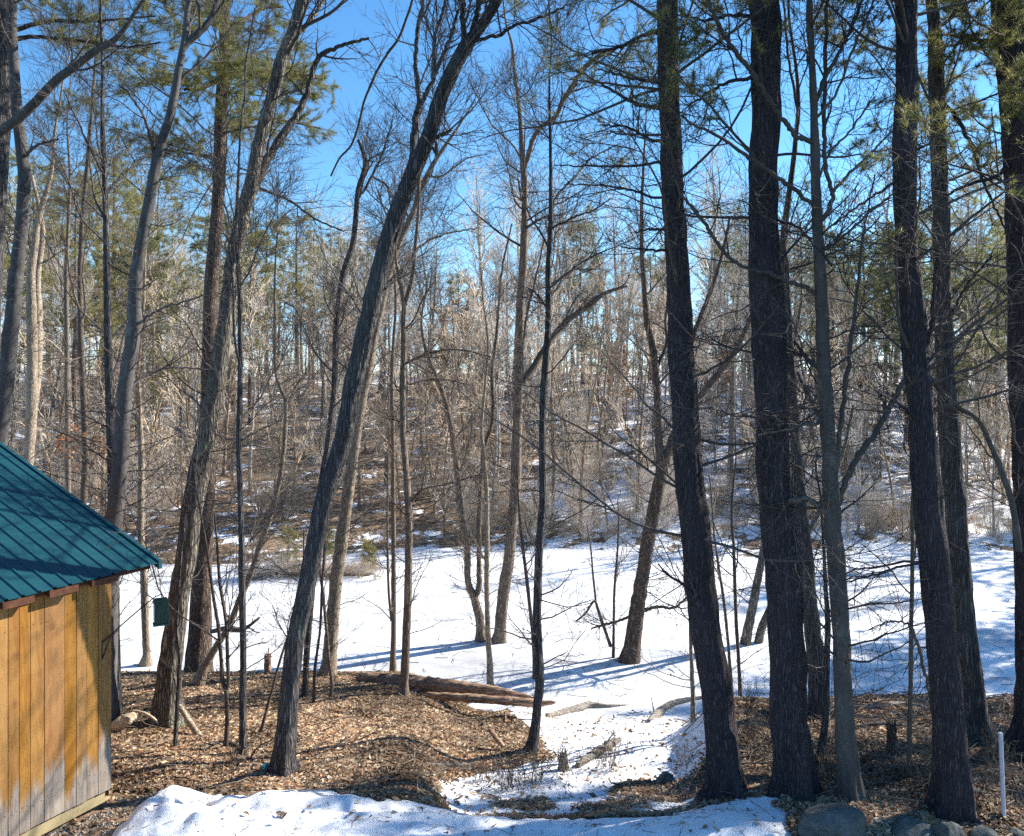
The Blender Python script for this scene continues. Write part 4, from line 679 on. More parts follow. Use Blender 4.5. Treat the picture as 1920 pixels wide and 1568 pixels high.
# ------------------------------------------------------------------ feeder, stake, stones, logs, sticks, litter
rng = np.random.default_rng(77)
M_BLACK = plain('black_iron', (.02, .02, .022), .5); M_FEED = plain('green_plastic', (.028, .07, .05), .5, .3, 12); M_WIRE = plain('green_wire', (.05, .10, .075), .5)
M_PVC = plain('white_plastic', (.58, .58, .64), .5, .06); M_TEAL = plain('blue_plastic', (.02, .16, .22), .35, .4, 14)
M_ROT = bark('rotten_wood', (.20, .12, .08), (.48, .34, .23), 13, .08, 1, .016, lying=True); M_PALE = bark('pale_dead_wood', (.30, .24, .17), (.52, .44, .33), 16, .1, .6, .012, lying=True)
M_GREYW = bark('grey_dead_wood', (.13, .115, .10), (.36, .32, .27), 18, .1, .7, .012, lying=True)
def rock_mat():
    m, nt, b = mat('mossy_granite'); v = coords(nt, (1, 1, 1))
    c = ramp(nt, [(.3, (.055, .062, .058)), (.55, (.13, .14, .135)), (.8, (.23, .235, .225))], noise(nt, v, 7, 8, .7))
    ms = ramp(nt, [(.52, (0, 0, 0)), (.66, (.7, .7, .7))], noise(nt, v, 4, 6, .7)); sp_ = ramp(nt, [(.68, (0, 0, 0)), (.74, (.7, .7, .7))], noise(nt, v, 26, 4, .7))
    col = mixc(nt, ms.outputs[0], c.outputs[0], (.10, .12, .075)); col = mixc(nt, sp_.outputs[0], col, (.34, .35, .33))
    nt.links.new(col, b.inputs['Base Color']); b.inputs['Roughness'].default_value = .9; bump(nt, b, noise(nt, v, 18, 8, .7), .8, .03); return m
M_ROCK = rock_mat()
def rock(name, label, c, size, seed_, cuts=9, rz=0):
    r = np.random.default_rng(seed_); bm = bmesh.new(); bmesh.ops.create_icosphere(bm, subdivisions=5, radius=1)
    P = np.array([v.co for v in bm.verts]); pl = norm(r.normal(size=(cuts, 3)) * np.array([1, 1, .8])); dd_ = r.uniform(.62, .9, cuts)
    k = np.ones(len(P))
    for a, q in zip(pl, dd_):
        dt = P @ a; f = np.where(dt > q, q / np.maximum(dt, 1e-6), 1); k = np.minimum(k, f)
    P = P * (k * .9 + .1 * k.mean())[:, None]
    P = P + norm(P) * np.array([.09 * mnoise.fractal(Vector(p * 1.4 + seed_), 1, 2, 5) + .015 * mnoise.noise(Vector(p * 14)) for p in P])[:, None]
    P = P * np.array(size); cz, sz = math.cos(rz), math.sin(rz); P[:, :2] = np.stack([P[:, 0] * cz - P[:, 1] * sz, P[:, 0] * sz + P[:, 1] * cz], 1)
    for v, p in zip(bm.verts, P): v.co = p
    me = bpy.data.meshes.new(name); bm.to_mesh(me); bm.free(); me.polygons.foreach_set('use_smooth', [True] * len(me.polygons)); me.materials.append(M_ROCK)
    o = link(name, me); o.location = c; return tag(o, label, 'boulder', 'boulders along the edge of the yard')
def at(px, py, D=None, dz=0): q = PX(px, py, D or solveD(px, py)); return (q[0], q[1], q[2] + dz)
rock('boulder', 'large dark faceted boulder beside the end of the snow bank', at(1562, 1562, 7.6), (.36, .27, .29), 3, 9, .3)
rock('boulder', 'broad mossy boulder next along from the large faceted one', at(1708, 1570, 7.65), (.27, .24, .21), 11, 8, 1.0)
rock('boulder', 'egg-shaped boulder squeezed into the middle of the stone row', at(1778, 1578, 7.5), (.16, .18, .21), 14, 7, .2)
rock('boulder', 'low flat-topped boulder in the stone row beyond the egg-shaped one', at(1842, 1582, 7.55), (.20, .17, .14), 21, 8, .7)
rock('boulder', 'sunlit yellowish boulder at the very end of the stone row', at(1915, 1580, 7.6), (.17, .15, .12), 25, 7, 1.3)
rock('boulder', 'lone rounded boulder standing in the snowy gully', at(1246, 1468, None, .02), (.135, .13, .125), 31, 6, .4)
rock('boulder', 'small boulder half buried in leaves near the white stake', at(1835, 1492, None), (.10, .09, .06), 36, 6, .9)
# white stake
D = solveD(1883, 1537); a = PX(1883, 1540, D); b_ = PX(1876, 1374, D + .05); g = Geo(); tubes(g, np.linspace(a - [0, 0, .1], b_, 9), np.full(9, .020), 14, cap=True)
tag(g.build('stake', M_PVC, None, a), 'white plastic pipe stake standing in the leaves', 'stake').location = a
# bird feeder on an arm fixed to the shed corner
Df = 8.55; wp = PX(190, 1207, 8.30); tip = PX(297, 1117, Df); hk = PX(300, 1127, Df)
br_ = empty('wall_bracket', wp, 'black iron arm fixed to the shed corner and ending in a hook', 'bracket')
g = Geo(); arm = smooth_line(np.array([[*wp, .007], [*(wp * .55 + tip * .45 + [0, 0, .02]), .007], [*PX(286, 1123, Df), .0065], [*tip, .006], [*PX(302, 1114, Df), .006], [*PX(303, 1120, Df), .005]]), 40); tubes(g, arm[None, :, :3], arm[None, :, 3], 8, cap=True); g.build('arm', M_BLACK, br_, wp)
g = Geo(); tubes(g, np.linspace(wp + [0, 0, .03], wp - [0, 0, .17], 4), np.full(4, .012), 8, cap=True); tubes(g, np.linspace(wp + np.array([.012, .0, -.16]), wp + (tip - wp) * .16, 4), np.full(4, .006), 6, cap=True); g.build('wall_plate', M_BLACK, br_, wp)
fc = PX(302, 1147, Df); fd = empty('bird_feeder', fc, 'dark green mesh bird feeder box hanging beside the big oak', 'bird feeder')
cx_, sx_ = math.cos(.5), math.sin(.5)
def fbox(g, x0, x1, y0, y1, z0, z1, tx=0):
    V = np.array([[x, y, z] for z in (z0, z1) for y in (y0, y1) for x in (x0, x1)], float); V[4:, 0] *= 1 - tx
    V = np.stack([V[:, 0] * cx_ - V[:, 1] * sx_, V[:, 0] * sx_ + V[:, 1] * cx_, V[:, 2]], 1) + fc
    g.add(V, [[0, 2, 3, 1], [4, 5, 7, 6], [0, 1, 5, 4], [1, 3, 7, 5], [3, 2, 6, 7], [2, 0, 4, 6]])
g = Geo(); fbox(g, -.066, .066, -.04, .04, -.12, .092); g.build('seed_box', M_FEED, fd, fc, False)
g = Geo(); fbox(g, -.078, .078, -.055, .055, .092, .112, .0); fbox(g, -.075, .075, -.052, .052, .113, .14, .22); g.build('lid', M_FEED, fd, fc, False)
g = Geo(); fbox(g, -.08, .08, -.06, .06, -.14, -.121); g.build('tray', M_FEED, fd, fc, False)
g = Geo()
for sgn in (-1, 1):
    for x in np.linspace(-.07, .07, 9): fbox(g, x - .0022, x + .0022, sgn * .050 - .002, sgn * .050 + .002, -.121, .092)
    for z in np.linspace(-.11, .085, 12): fbox(g, -.072, .072, sgn * .0455 - .002, sgn * .0455 + .002, z - .002, z + .002)
g.build('wire_mesh', M_WIRE, fd, fc, False)
g = Geo(); t_ = np.linspace(0, math.pi, 15); lp = np.stack([.045 * np.cos(t_) , 0 * t_, .14 + (hk[2] + .02 - fc[2] - .14) * np.sin(t_) ** .8], 1) + fc; tubes(g, lp, np.full(15, .003), 6); g.build('hanger', M_BLACK, fd, fc)

def log(name, label, rows_, m, D=None, cat='log', jag=.25, sides=16, rough=.07, branches=0, dz=0, group=None):
    """fallen wood: rows of (x, y, width) in photo pixels, each lying on the ground there"""
    r = np.random.default_rng(abs(hash(label)) % 99991 if False else sum(map(ord, label)))
    out = []
    for k, row in enumerate(rows_):
        x, y, w = row[:3]; d_ = row[3] if len(row) > 3 else solveD(x, y + w * .35)
        q = PX(x, y, d_); out.append([*q, w / 2 / F * d_])
    l = smooth_line(np.array(out), max(14, len(rows_) * 7)); base = l[len(l) // 2, :3].copy(); l[:, 2] += dz
    n_ = len(l); e = np.ones(n_); e[0] *= .75; e[-1] *= .5; l[:, 3] *= e * (1 + .06 * r.normal(size=n_))
    g = Geo(); tubes(g, l[None, :, :3], np.maximum(l[None, :, 3], .003), sides, rough=rough, rng=r, cap=True)
    if jag:
        ax = norm(l[-1, :3] - l[-3, :3])
        for q, s in ((l[0], -1), (l[-1], 1)):
            for _ in range(7):
                o_ = r.normal(size=3) * q[3] * .5; tubes(g, np.array([q[:3] + o_ - ax * s * q[3], q[:3] + o_ + ax * s * r.uniform(.3, 1.6) * q[3] * 2 * jag * 2]), np.array([q[3] * .3, q[3] * .03]), 5)
    if branches:
        A, a = grow(r, l[None, :, :3], l[None, :, 3], branches, .2, 1, .3, .9, .8, .25, .05, 8, .15, .6, .003, .3, rmax=.02); tubes(g, A, a, 5)
        B, b2 = grow(r, A, a, 4, .3, 1, .1, .4, .8, .3, .04, 5, .15, .6, .002, .2); tubes(g, B, b2, 3)
    o = g.build(name, m, None, base); o.location = base; return tag(o, label, cat, group)
log('fallen_log', 'long rotten brown log lying along the pond edge', [(672, 1271, 20, 15.5), (700, 1275, 27, 15.4), (760, 1281, 29, 15.2), (820, 1286, 28, 15.0), (880, 1291, 24, 14.8), (930, 1297, 19, 14.7), (970, 1304, 13, 14.6), (1000, 1309, 7, 14.55)], M_ROT, jag=.7, rough=.06, branches=2)
log('fallen_log', 'dark thinner log propped just below the long rotten one', [(800, 1303, 11, 14.3), (860, 1308, 15, 14.2), (920, 1312, 15, 14.1), (970, 1316, 16, 14.05), (1010, 1319, 13, 14.0), (1040, 1317, 8, 13.95)], M_ROT, jag=.5, rough=.04)
log('fallen_branch', 'weathered split branch half sunk in the snow east of the thin dark trunk', [(1025, 1342, 8), (1060, 1334, 12), (1085, 1328, 14), (1105, 1322, 12), (1140, 1324, 7), (1180, 1322, 3)], M_GREYW, cat='branch', branches=3)
log('fallen_branch', 'grey snag slanting out of the snow near the leafy pine foot', [(1216, 1352, 8), (1238, 1334, 13), (1258, 1320, 12), (1290, 1312, 9), (1340, 1305, 6)], M_GREYW, cat='branch', branches=4)
log('fallen_log', 'pale rotten log lying aslant among brush in the gully', [(1082, 1436, 13), (1105, 1420, 15), (1130, 1404, 16), (1150, 1393, 13), (1164, 1386, 8)], M_GREYW, branches=2)
log('fallen_branch', 'straight birch-pale branch lying between the leaves and the gully snow', [(800, 1434, 7), (850, 1436, 8), (900, 1435, 8), (960, 1432, 7), (985, 1428, 4)], M_GREYW, cat='branch')
log('fallen_branch', 'thin straight stick lying on the leaf bank in the tree shadow', [(760, 1408, 4), (800, 1406, 4), (850, 1402, 3), (880, 1400, 2)], M_GREYW, cat='branch', branches=2)
log('fallen_branch', 'short dark broken branch tilting up at the leaf edge', [(917, 1368, 7, 11.7), (930, 1384, 9, 11.6), (944, 1400, 8, 11.5)], M_ROT, cat='branch')
log('broken_branch', 'pale bare prop-like branch leaning at the big oak foot', [(335, 1322, 9, 11.3), (350, 1345, 11, 11.3), (366, 1370, 11, 11.1), (386, 1396, 9, 10.9)], M_PALE, cat='branch')
log('plank', 'pale knotty split plank lying between shed and oak', [(196, 1376, 14, 11.2), (212, 1366, 22, 11.2), (235, 1352, 22, 11.2), (255, 1340, 13, 11.3)], M_PALE, cat='plank', rough=.05)
log('fallen_branch', 'curved grey root-like branch between the plank and the oak foot', [(252, 1333, 4, 11.2), (270, 1337, 5, 11.2), (286, 1346, 5, 11.2), (297, 1356, 3, 11.2)], M_PALE, cat='branch')
log('fallen_branch', 'mossy dark branch lying at the foot of the thin dark trunk', [(375, 1402, 8), (410, 1393, 9), (440, 1399, 11), (455, 1412, 12), (470, 1430, 7)], M_DARK, cat='branch', branches=3)
log('fallen_branch', 'dead crooked branch resting on the pond behind the thin dark trunk', [(395, 1185, 8, 16.6), (425, 1178, 9, 16.6), (455, 1180, 8, 16.6), (478, 1165, 5, 16.6), (488, 1157, 3, 16.6)], M_GREYW, cat='branch', branches=4)
log('fallen_branch', 'long branch lying on the leafy bank beyond the smooth grey trunk', [(1590, 1330, 9), (1650, 1325, 12), (1700, 1322, 11), (1742, 1330, 8)], M_GREYW, cat='log')
log('fallen_log', 'dark log lying behind the boulders and the red stump', [(1600, 1365, 10), (1660, 1360, 12), (1720, 1366, 10), (1740, 1370, 6)], M_DARK)
log('fallen_branch', 'sunlit split branch behind the white stake', [(1850, 1398, 8), (1880, 1393, 11), (1925, 1390, 9)], M_PALE, cat='branch')
def stump(label, px, py, h, w, m, D=None, lean=0):
    D = D or solveD(px, py); r = np.random.default_rng(px); a = PX(px, py, D); b2 = PX(px + lean, py - h, D); g = Geo(); q = np.linspace(a - [0, 0, .12], b2, 12); rr2 = np.linspace(w * 1.25, w, 12) / 2 / F * D
    tubes(g, q[None], rr2[None], 14, rough=.12, rng=r, cap=True)
    for _ in range(9):
        o_ = r.normal(size=3) * rr2[-1] * .55; tubes(g, np.array([b2 + o_ - [0, 0, .05], b2 + o_ + [0, 0, r.uniform(.02, .5) * h / F * D * .4]]), np.array([rr2[-1] * .35, .004]), 5)
    o = g.build('stump', m, None, a); o.location = a; return tag(o, label, 'stump')
stump('small broken stump standing at the pond edge on the leaf bank', 502, 1264, 36, 12, M_ROT, 16.8)
stump('short mossy stump in the brushy gully below the thin dark trunk', 1056, 1445, 30, 16, M_GREYW)
stump('reddish splintered stump on the shaded leafy bank', 1672, 1420, 58, 15, M_RED)
stump('thin broken snag stub on the leaf bank near the snow', 946, 1358, 18, 6, M_ROT)
# scrap of plastic
g = bmesh.new(); bmesh.ops.create_icosphere(g, subdivisions=4, radius=1); q = at(508, 1446, None)
for v in g.verts:
    n_ = mnoise.fractal(v.co * 1.8, 1, 2, 4); v.co = Vector((v.co.x * .11, v.co.y * .085, v.co.z * .065)) * (1 + .35 * n_)
me = bpy.data.meshes.new('plastic_scrap'); g.to_mesh(me); g.free(); me.materials.append(M_TEAL); o = link('plastic_scrap', me); o.location = (q[0], q[1], q[2] + .035); tag(o, 'crumpled blue-green plastic lying at the foot of the big ridged trunk', 'litter')
# lumps of snow thrown up on the bank
def lump_(label, px, py, r_, sd_, D):
    b2 = bmesh.new(); bmesh.ops.create_icosphere(b2, subdivisions=4, radius=1)
    for v in b2.verts: v.co = v.co * r_ * (1 + .28 * mnoise.fractal(v.co * 1.3 + Vector((sd_, 0, 0)), 1, 2, 4))
    me = bpy.data.meshes.new('snow_lump'); b2.to_mesh(me); b2.free(); me.polygons.foreach_set('use_smooth', [True] * len(me.polygons)); me.materials.append(bpy.data.materials['bank_snow']); o = link('snow_lump', me)
    q = PX(px, py, D); o.location = (q[0], q[1], snow_top(q[0], q[1]) + r_ * .55); tag(o, label, 'snow lump')
lump_('snow lump perched on top of the bank nearest the shed', 305, 1462, .055, 3, 8.25)
lump_('round snow lump lying in the bare hollow of the bank', 374, 1512, .06, 8, 8.0)
lump_('snow lump on the trodden front of the bank', 315, 1540, .05, 13, 7.72)

# leaf litter, stones and twigs that nobody could count
def shed_mask(x, y):
    s_ = -((x - WC[0]) * d2[0] + (y - WC[1]) * d2[1]); o_ = (x - WC[0]) * n2_[0] + (y - WC[1]) * n2_[1]
    return (s_ > -.05) & (o_ < .02)
K = 680000; y = rng.uniform(7.2, 17.2, K); x = rng.uniform(-.72, .72, K) * y
s_ = snow_share(x, y) - .45 * np.exp(-((x - .1) ** 2 / .12 + (y - 9.2) ** 2 / .05)) - .4 * np.exp(-((x - 1.1) ** 2 / .15 + (y - 9.0) ** 2 / .06)) - .6 * np.exp(-((x - .42) ** 2 / .09 + (y - 11.4) ** 2 / .12)) - .5 * np.exp(-((x - 1.9) ** 2 / .4 + (y - 9.7) ** 2 / .3)); s_ = np.clip(s_, 0, 1); pz = rng.uniform(0, 1, K)
snowed = np.clip(s_ * 1.35 + .5 * wob(x, y, 2.0, o=11) * (s_ > .02), 0, 1)
keep = (pz > np.where(s_ > .6, .985, snowed * .95)) & ~shed_mask(x, y)
ix = np.clip(((y - ys[0]) / .022).astype(int), 0, ny - 1); jx = np.clip(((x - xs[0]) / .022).astype(int), 0, nx - 1)
onb = (th2[ix, jx] > .01) & (y < 9.2) & (x > xs[0]) & (x < xs[-1]); keep &= (~onb) | (rng.uniform(0, 1, K) < .0022)
gz = ground(x, y); keep &= gz > .02
strip = (x < -3.0) & (y < 8.9); keep &= ~strip | (rng.uniform(0, 1, K) < .10)
x, y, gz, ob = x[keep], y[keep], gz[keep], onb[keep]; gz = np.where(ob, np.maximum(Z3[ix[keep], jx[keep]], gz), gz)
print('leaves', len(x))
md = np.clip(.90 + .34 * wob(x, y, 1.6, o=31) + .22 * wob(x, y, 5, o=2), .4, 1.35)
g = Geo(); leafs(g, rng, np.stack([x, y, gz + .008 + rng.uniform(0, .028, len(x))], 1), .031, ((.46, .335, .21), (.39, .255, .15), (.53, .415, .28), (.33, .22, .135), (.60, .49, .35), (.40, .22, .115), (.22, .16, .115), (.29, .18, .11)), .45, mod=md)
tag(g.build('leaf_litter', M_LEAF, None, (0, 0, 0), False, True), kind='stuff')
K = 2600; y = rng.uniform(8.3, 16.5, K); x = rng.uniform(-.66, .7, K) * y; ok = ~shed_mask(x, y) & ((snow_share(x, y) < .5) | (rng.uniform(0, 1, K) < .25)); u_ = x / y * 10; ok &= (u_ > 2.2) | (rng.uniform(0, 1, K) < .22)
x, y = x[ok], y[ok]; K = len(x); th_ = rng.uniform(0, 6.28, K); L_ = rng.uniform(.12, .55, K) * np.where(x > 1.8, 1.3, 1); t_ = np.linspace(-1, 1, 5)[None]
px_ = x[:, None] + np.cos(th_)[:, None] * L_[:, None] * t_ + .03 * rng.normal(size=(K, 5)); py_ = y[:, None] + np.sin(th_)[:, None] * L_[:, None] * t_ + .03 * rng.normal(size=(K, 5))
P = np.stack([px_, py_, ground(px_, py_) + .02 + rng.uniform(0, .035, (K, 5)) + np.abs(t_) * rng.uniform(0, .12, (K, 1))], -1)
g = Geo(); tubes(g, P, np.broadcast_to(rng.uniform(.003, .009, (K, 1)), (K, 5)) * np.array([[1, .95, .8, .6, .3]]), 4); tag(g.build('twig_litter', M_TWIG), kind='stuff')

# bits of twig and bark blown over ice and bank
K = 900; y = np.concatenate([rng.uniform(7.3, 8.4, 260), rng.uniform(14.5, 27, K - 260)]); x = rng.uniform(-.6, .66, K) * y; ok = ~shed_mask(x, y) & ((y > 9) | ((x > -3.6) & (x < 2.6))); x, y = x[ok], y[ok]; K = len(x); th_ = rng.uniform(0, 6.28, K); L_ = rng.uniform(.03, .22, K) * np.where(y < 9, .35, 1); t_ = np.linspace(-1, 1, 4)[None]
px_ = x[:, None] + np.cos(th_)[:, None] * L_[:, None] * t_ + .012 * rng.normal(size=(K, 4)); py_ = y[:, None] + np.sin(th_)[:, None] * L_[:, None] * t_ + .012 * rng.normal(size=(K, 4))
zz = np.array([[max(snow_top(a_, b_) if b_ < 9 else float(ground(a_, b_)), .02 if b_ > 13 else -9) for a_, b_ in zip(r1, r2)] for r1, r2 in zip(px_, py_)]) + .008
g = Geo(); tubes(g, np.stack([px_, py_, zz], -1), np.broadcast_to(np.where(y < 9, .0022, .006)[:, None], (K, 4)), 4); tag(g.build('twig_debris', M_TWIGD), kind='stuff')
# brush: dry many-stemmed shrubs
def shrub_mesh(seed_, h, ns, m, spread=.35, n2s=6, n3s=4, rs=.006, base_r=.08):
    r = np.random.default_rng(seed_); az = r.uniform(0, 6.28, ns); dirs = norm(np.stack([np.cos(az) * r.uniform(0, spread, ns), np.sin(az) * r.uniform(0, spread, ns), np.ones(ns)], 1))
    P = np.zeros((ns, 9, 3)); P[:, 0] = np.stack([np.cos(az), np.sin(az), az * 0], 1) * r.uniform(0, base_r * h, (ns, 1)) - [0, 0, .05]; d = dirs.copy(); L = h * r.uniform(.55, 1.1, ns)[:, None]
    for k in range(1, 9): d = norm(d + r.normal(size=d.shape) * .09); P[:, k] = P[:, k - 1] + d * L / 8
    R = np.linspace(1, .3, 9)[None] * rs * r.uniform(.6, 1.3, (ns, 1)); g = Geo(); tubes(g, P, R, 4)
    A, a = grow(r, P, R, n2s, .15, 1, .2 * h, .5 * h, .6, .25, .05, 7, .13, .6, .002, .4); tubes(g, A, a, 3)
    B, b2 = grow(r, A, a, n3s, .2, 1, .08 * h, .25 * h, .7, .3, .04, 5, .15, .7, .0016, .3); tubes(g, B, b2, 3)
    return g
SHR = [(960, 1482, .42, 22, 'dry wispy shrub at the back of the snow bank'), (1000, 1470, .5, 16, 'upright twiggy shrub just behind the snow bank middle'), (905, 1470, .34, 20, 'dark low shrub where leaves meet the gully snow'), (1065, 1462, .45, 14, 'bramble-like shrub by the short mossy stump'), (1140, 1440, .5, 20, 'dark tangled shrub beside the pale rotten log'), (1390, 1330, .6, 18, 'grey brush heap between the two thickest pines'), (1420, 1400, .45, 14, 'low brush beside the thickest pine on patchy snow'),
       (1545, 1470, .5, 10, 'pale bare stems at the foot of the thickest pine'), (1625, 1440, .4, 12, 'shaded low shrub beyond the smooth grey trunk'), (1745, 1470, .75, 9, 'pale-stemmed shrub in front of the wavy pine'), (1810, 1500, .7, 8, 'sprawling thin shrub between the wavy pine and the stake'), (1860, 1440, .5, 10, 'shaded shrub behind the white stake'), (430, 1440, .3, 8, 'tiny dry shrub in the leaves near the snow bank'), (1290, 1430, .3, 10, 'small dark shrub at the split pine foot')]
for k, (px, py, h, ns, lab) in enumerate(SHR):
    q = at(px, py); g = shrub_mesh(500 + k, h, ns + 8, None, .35 + .5 * (k * .37 % 1), 4, 2, .0028, .32); o = link('shrub', g.mesh('shrub', M_TWIGD if k % 5 == 0 else M_TWIG)); o.location = q; tag(o, lab, 'shrub', 'low brush near the snow bank')

# ------------------------------------------------------------------ the wood beyond the pond: real trees in kinds, copied one by one
def bare_kind(seed_, H, r0, fork, nl, n2, n3, mt, mtw, low=12, crownw=.30):
    r = np.random.default_rng(seed_); n_ = 16; P = np.zeros((n_, 3)); d = np.array([0, 0, 1.]); P[0] = (0, 0, -.3)
    for k in range(1, n_): d = norm(d + r.normal(size=3) * np.array([.035, .035, 0])); P[k] = P[k - 1] + d * (H + .3) / (n_ - 1)
    R = r0 * (1 - np.linspace(0, 1, n_)) ** .75 + .012; R[0] *= 1.35; R[1] *= 1.1
    g = Geo(); tubes(g, P[None], R[None], 9, rough=.06, rng=r); c = Geo()
    A, a = grow(r, P[None], R[None], nl, fork, .98, H * crownw * .55, H * crownw * 1.15, .62, .18, .045, 12, .12, .66, .012, .5); tubes(c, A, a, 5)
    B, b2 = grow(r, A, a, n2, .15, 1, H * .05, H * .15, .65, .22, .045, 8, .16, .6, .010, .4); tubes(c, B, b2, 4)
    D_, d_ = grow(r, B, b2, n3, .2, 1, H * .025, H * .07, .7, .25, .03, 5, .18, .65, .0085, .3); tubes(c, D_, d_, 3)
    if low: E, e = grow(r, P[None], R[None], low, .12, fork, .8, 2.4, 1.2, .25, .03, 8, .13, .2, .005, .2, rmax=.02); tubes(c, E, e, 3); E2, e2 = grow(r, E, e, 4, .25, 1, .3, .8, .7, .3, .02, 5, .15, .6, .004, .3); tubes(c, E2, e2, 3)
    return g.mesh('trunk', mt), c.mesh('crown', mtw)
def pine_kind(seed_, H, r0, first, n_br, spread, tone, yl=False):
    r = np.random.default_rng(seed_); n_ = 14; P = np.stack([np.cumsum(r.normal(size=n_) * .03), np.cumsum(r.normal(size=n_) * .03), np.linspace(-.3, H, n_)], 1); R = r0 * (1 - np.linspace(0, 1, n_)) ** .8 + .01
    g = Geo(); tubes(g, P[None], R[None], 9, rough=.05, rng=r); c = Geo(); nd = Geo()
    A, a = grow(r, P[None], R[None], n_br, first, .98, spread * .6, spread, 1.35, .18, .015, 9, .08, .3, .006, .7, rmax=.05); tubes(c, A, a, 4)
    B, b2 = grow(r, A, a, 8, .25, 1, spread * .15, spread * .4, .75, .2, .02, 6, .12, .5, .004, .4, flat=.6); tubes(c, B, b2, 3)
    D_, d_ = grow(r, B, b2, 4, .3, 1, .2, .5, .7, .25, .03, 4, .12, .6, .003, .2, flat=.4)
    sprays(nd, r, np.concatenate([D_]), None, 4, n=7, L=.20, w=.011, tone=tone)
    return g.mesh('trunk', M_RED), c.mesh('branches', M_TWIG), nd.mesh('crown', M_NEEDLE, color=True)
YG = ((.36, .32, .11), (.28, .26, .09), (.42, .37, .15), (.20, .20, .07)); GR = ((.19, .21, .09), (.25, .26, .11), (.14, .16, .07), (.30, .28, .12)); DG = ((.03, .05, .022), (.05, .07, .03), (.02, .035, .018))
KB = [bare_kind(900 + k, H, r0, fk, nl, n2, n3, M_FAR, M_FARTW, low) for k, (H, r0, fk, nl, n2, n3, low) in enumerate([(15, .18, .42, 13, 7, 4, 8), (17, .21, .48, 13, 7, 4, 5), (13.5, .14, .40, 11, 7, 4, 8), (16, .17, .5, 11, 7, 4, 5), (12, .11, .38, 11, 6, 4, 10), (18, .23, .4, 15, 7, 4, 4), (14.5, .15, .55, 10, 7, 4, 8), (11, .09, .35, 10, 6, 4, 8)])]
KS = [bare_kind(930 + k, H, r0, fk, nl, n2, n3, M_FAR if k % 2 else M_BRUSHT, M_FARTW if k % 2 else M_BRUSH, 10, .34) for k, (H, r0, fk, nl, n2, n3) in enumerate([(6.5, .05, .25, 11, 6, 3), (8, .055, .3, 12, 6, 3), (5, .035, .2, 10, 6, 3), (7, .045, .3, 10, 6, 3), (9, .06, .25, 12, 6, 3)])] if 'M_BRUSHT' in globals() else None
if KS is None:
    M_BRUSHT = bark('brush_stem_bark', (.17, .11, .07), (.34, .25, .17), 9, .2, .6, .03)
    KS = [bare_kind(930 + k, H, r0, fk, nl, n2, n3, M_FAR if k % 2 else M_BRUSHT, M_FARTW if k % 2 else M_BRUSH, 10, .34) for k, (H, r0, fk, nl, n2, n3) in enumerate([(6.5, .05, .25, 11, 6, 3), (8, .055, .3, 12, 6, 3), (5, .035, .2, 10, 6, 3), (7, .045, .3, 10, 6, 3), (9, .06, .25, 12, 6, 3)])]
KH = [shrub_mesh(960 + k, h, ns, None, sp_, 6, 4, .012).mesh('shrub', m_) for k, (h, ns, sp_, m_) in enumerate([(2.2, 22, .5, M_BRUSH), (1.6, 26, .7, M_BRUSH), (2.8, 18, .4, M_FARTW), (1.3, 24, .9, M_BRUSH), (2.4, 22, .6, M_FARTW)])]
KP = [pine_kind(980, 17, .22, .35, 50, 4.4, YG), pine_kind(981, 14, .18, .3, 44, 3.8, GR), pine_kind(982, 15, .2, .4, 42, 4.2, YG), pine_kind(983, 12, .15, .12, 60, 2.6, GR)]

def sector(px):
    for x, t in ((100, 'over the roof peak'), (300, 'over the roof slope'), (430, 'behind the two-stemmed oak'), (600, 'between the great leaning trunks'), (740, 'behind the big dark ridged trunk'), (890, 'between slim poles and pond twins'), (1030, 'behind the pond twins'), (1180, 'east of the thin dark trunk'), (1310, 'behind the split pine'), (1420, 'between split and thickest pines'), (1540, 'behind the thickest pine'), (1690, 'between beech and wavy pine'), (1810, 'behind the wavy pine')):
        if px < x: return t
    return 'beyond the white stake'
def band(sh): return 'at the far shore' if sh < 38 else 'on the mid slope' if sh < 56 else 'on the hilltop'
CNT = {}
def place(kind, base, px, D, s, rz, labf, cat, names, tilt=(0, 0)):
    x = (px - CX) / F * D; z = float(ground(x, D)); lab = labf.format(sector(px), band(D)); CNT[kind] = CNT.get(kind, 0) + 1
    root = empty(kind, (x, D, z), lab, cat, lab, rz); root.scale = (s, s, s); root.rotation_euler = (tilt[0], tilt[1], rz)
    for nm, me in zip(names, base): link(nm, me, root)
    return root
rng = np.random.default_rng(4242)
def spread(n_, d0, d1, x0=-60, x1=1980, power=1.0):
    """n_ spots over the far bank, at even density on the ground"""
    out = []
    while len(out) < n_:
        D = math.sqrt(rng.uniform(d0 ** 2, d1 ** 2)) if power == 1 else d0 + (d1 - d0) * rng.uniform() ** power
        px = rng.uniform(x0, x1); x = (px - CX) / F * D
        if ground(x, D) > .12: out.append((px, D))
    return out
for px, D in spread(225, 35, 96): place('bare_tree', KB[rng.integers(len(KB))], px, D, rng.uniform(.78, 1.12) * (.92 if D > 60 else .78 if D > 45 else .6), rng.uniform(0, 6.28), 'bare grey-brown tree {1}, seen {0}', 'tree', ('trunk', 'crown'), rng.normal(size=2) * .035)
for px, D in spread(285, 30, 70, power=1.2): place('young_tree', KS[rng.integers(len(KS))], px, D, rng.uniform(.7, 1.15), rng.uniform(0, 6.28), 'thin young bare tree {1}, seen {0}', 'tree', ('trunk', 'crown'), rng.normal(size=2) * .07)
def shrub_at(px, D, k, s):
    x = (px - CX) / F * D; lab = 'tan bare shrub {1}, seen {0}'.format(sector(px), band(D)); o = link('shrub', KH[k]); o.location = (x, D, float(ground(x, D))); o.scale = (s, s, s); o.rotation_euler = (0, 0, rng.uniform(0, 6.28)); tag(o, lab, 'shrub', lab)
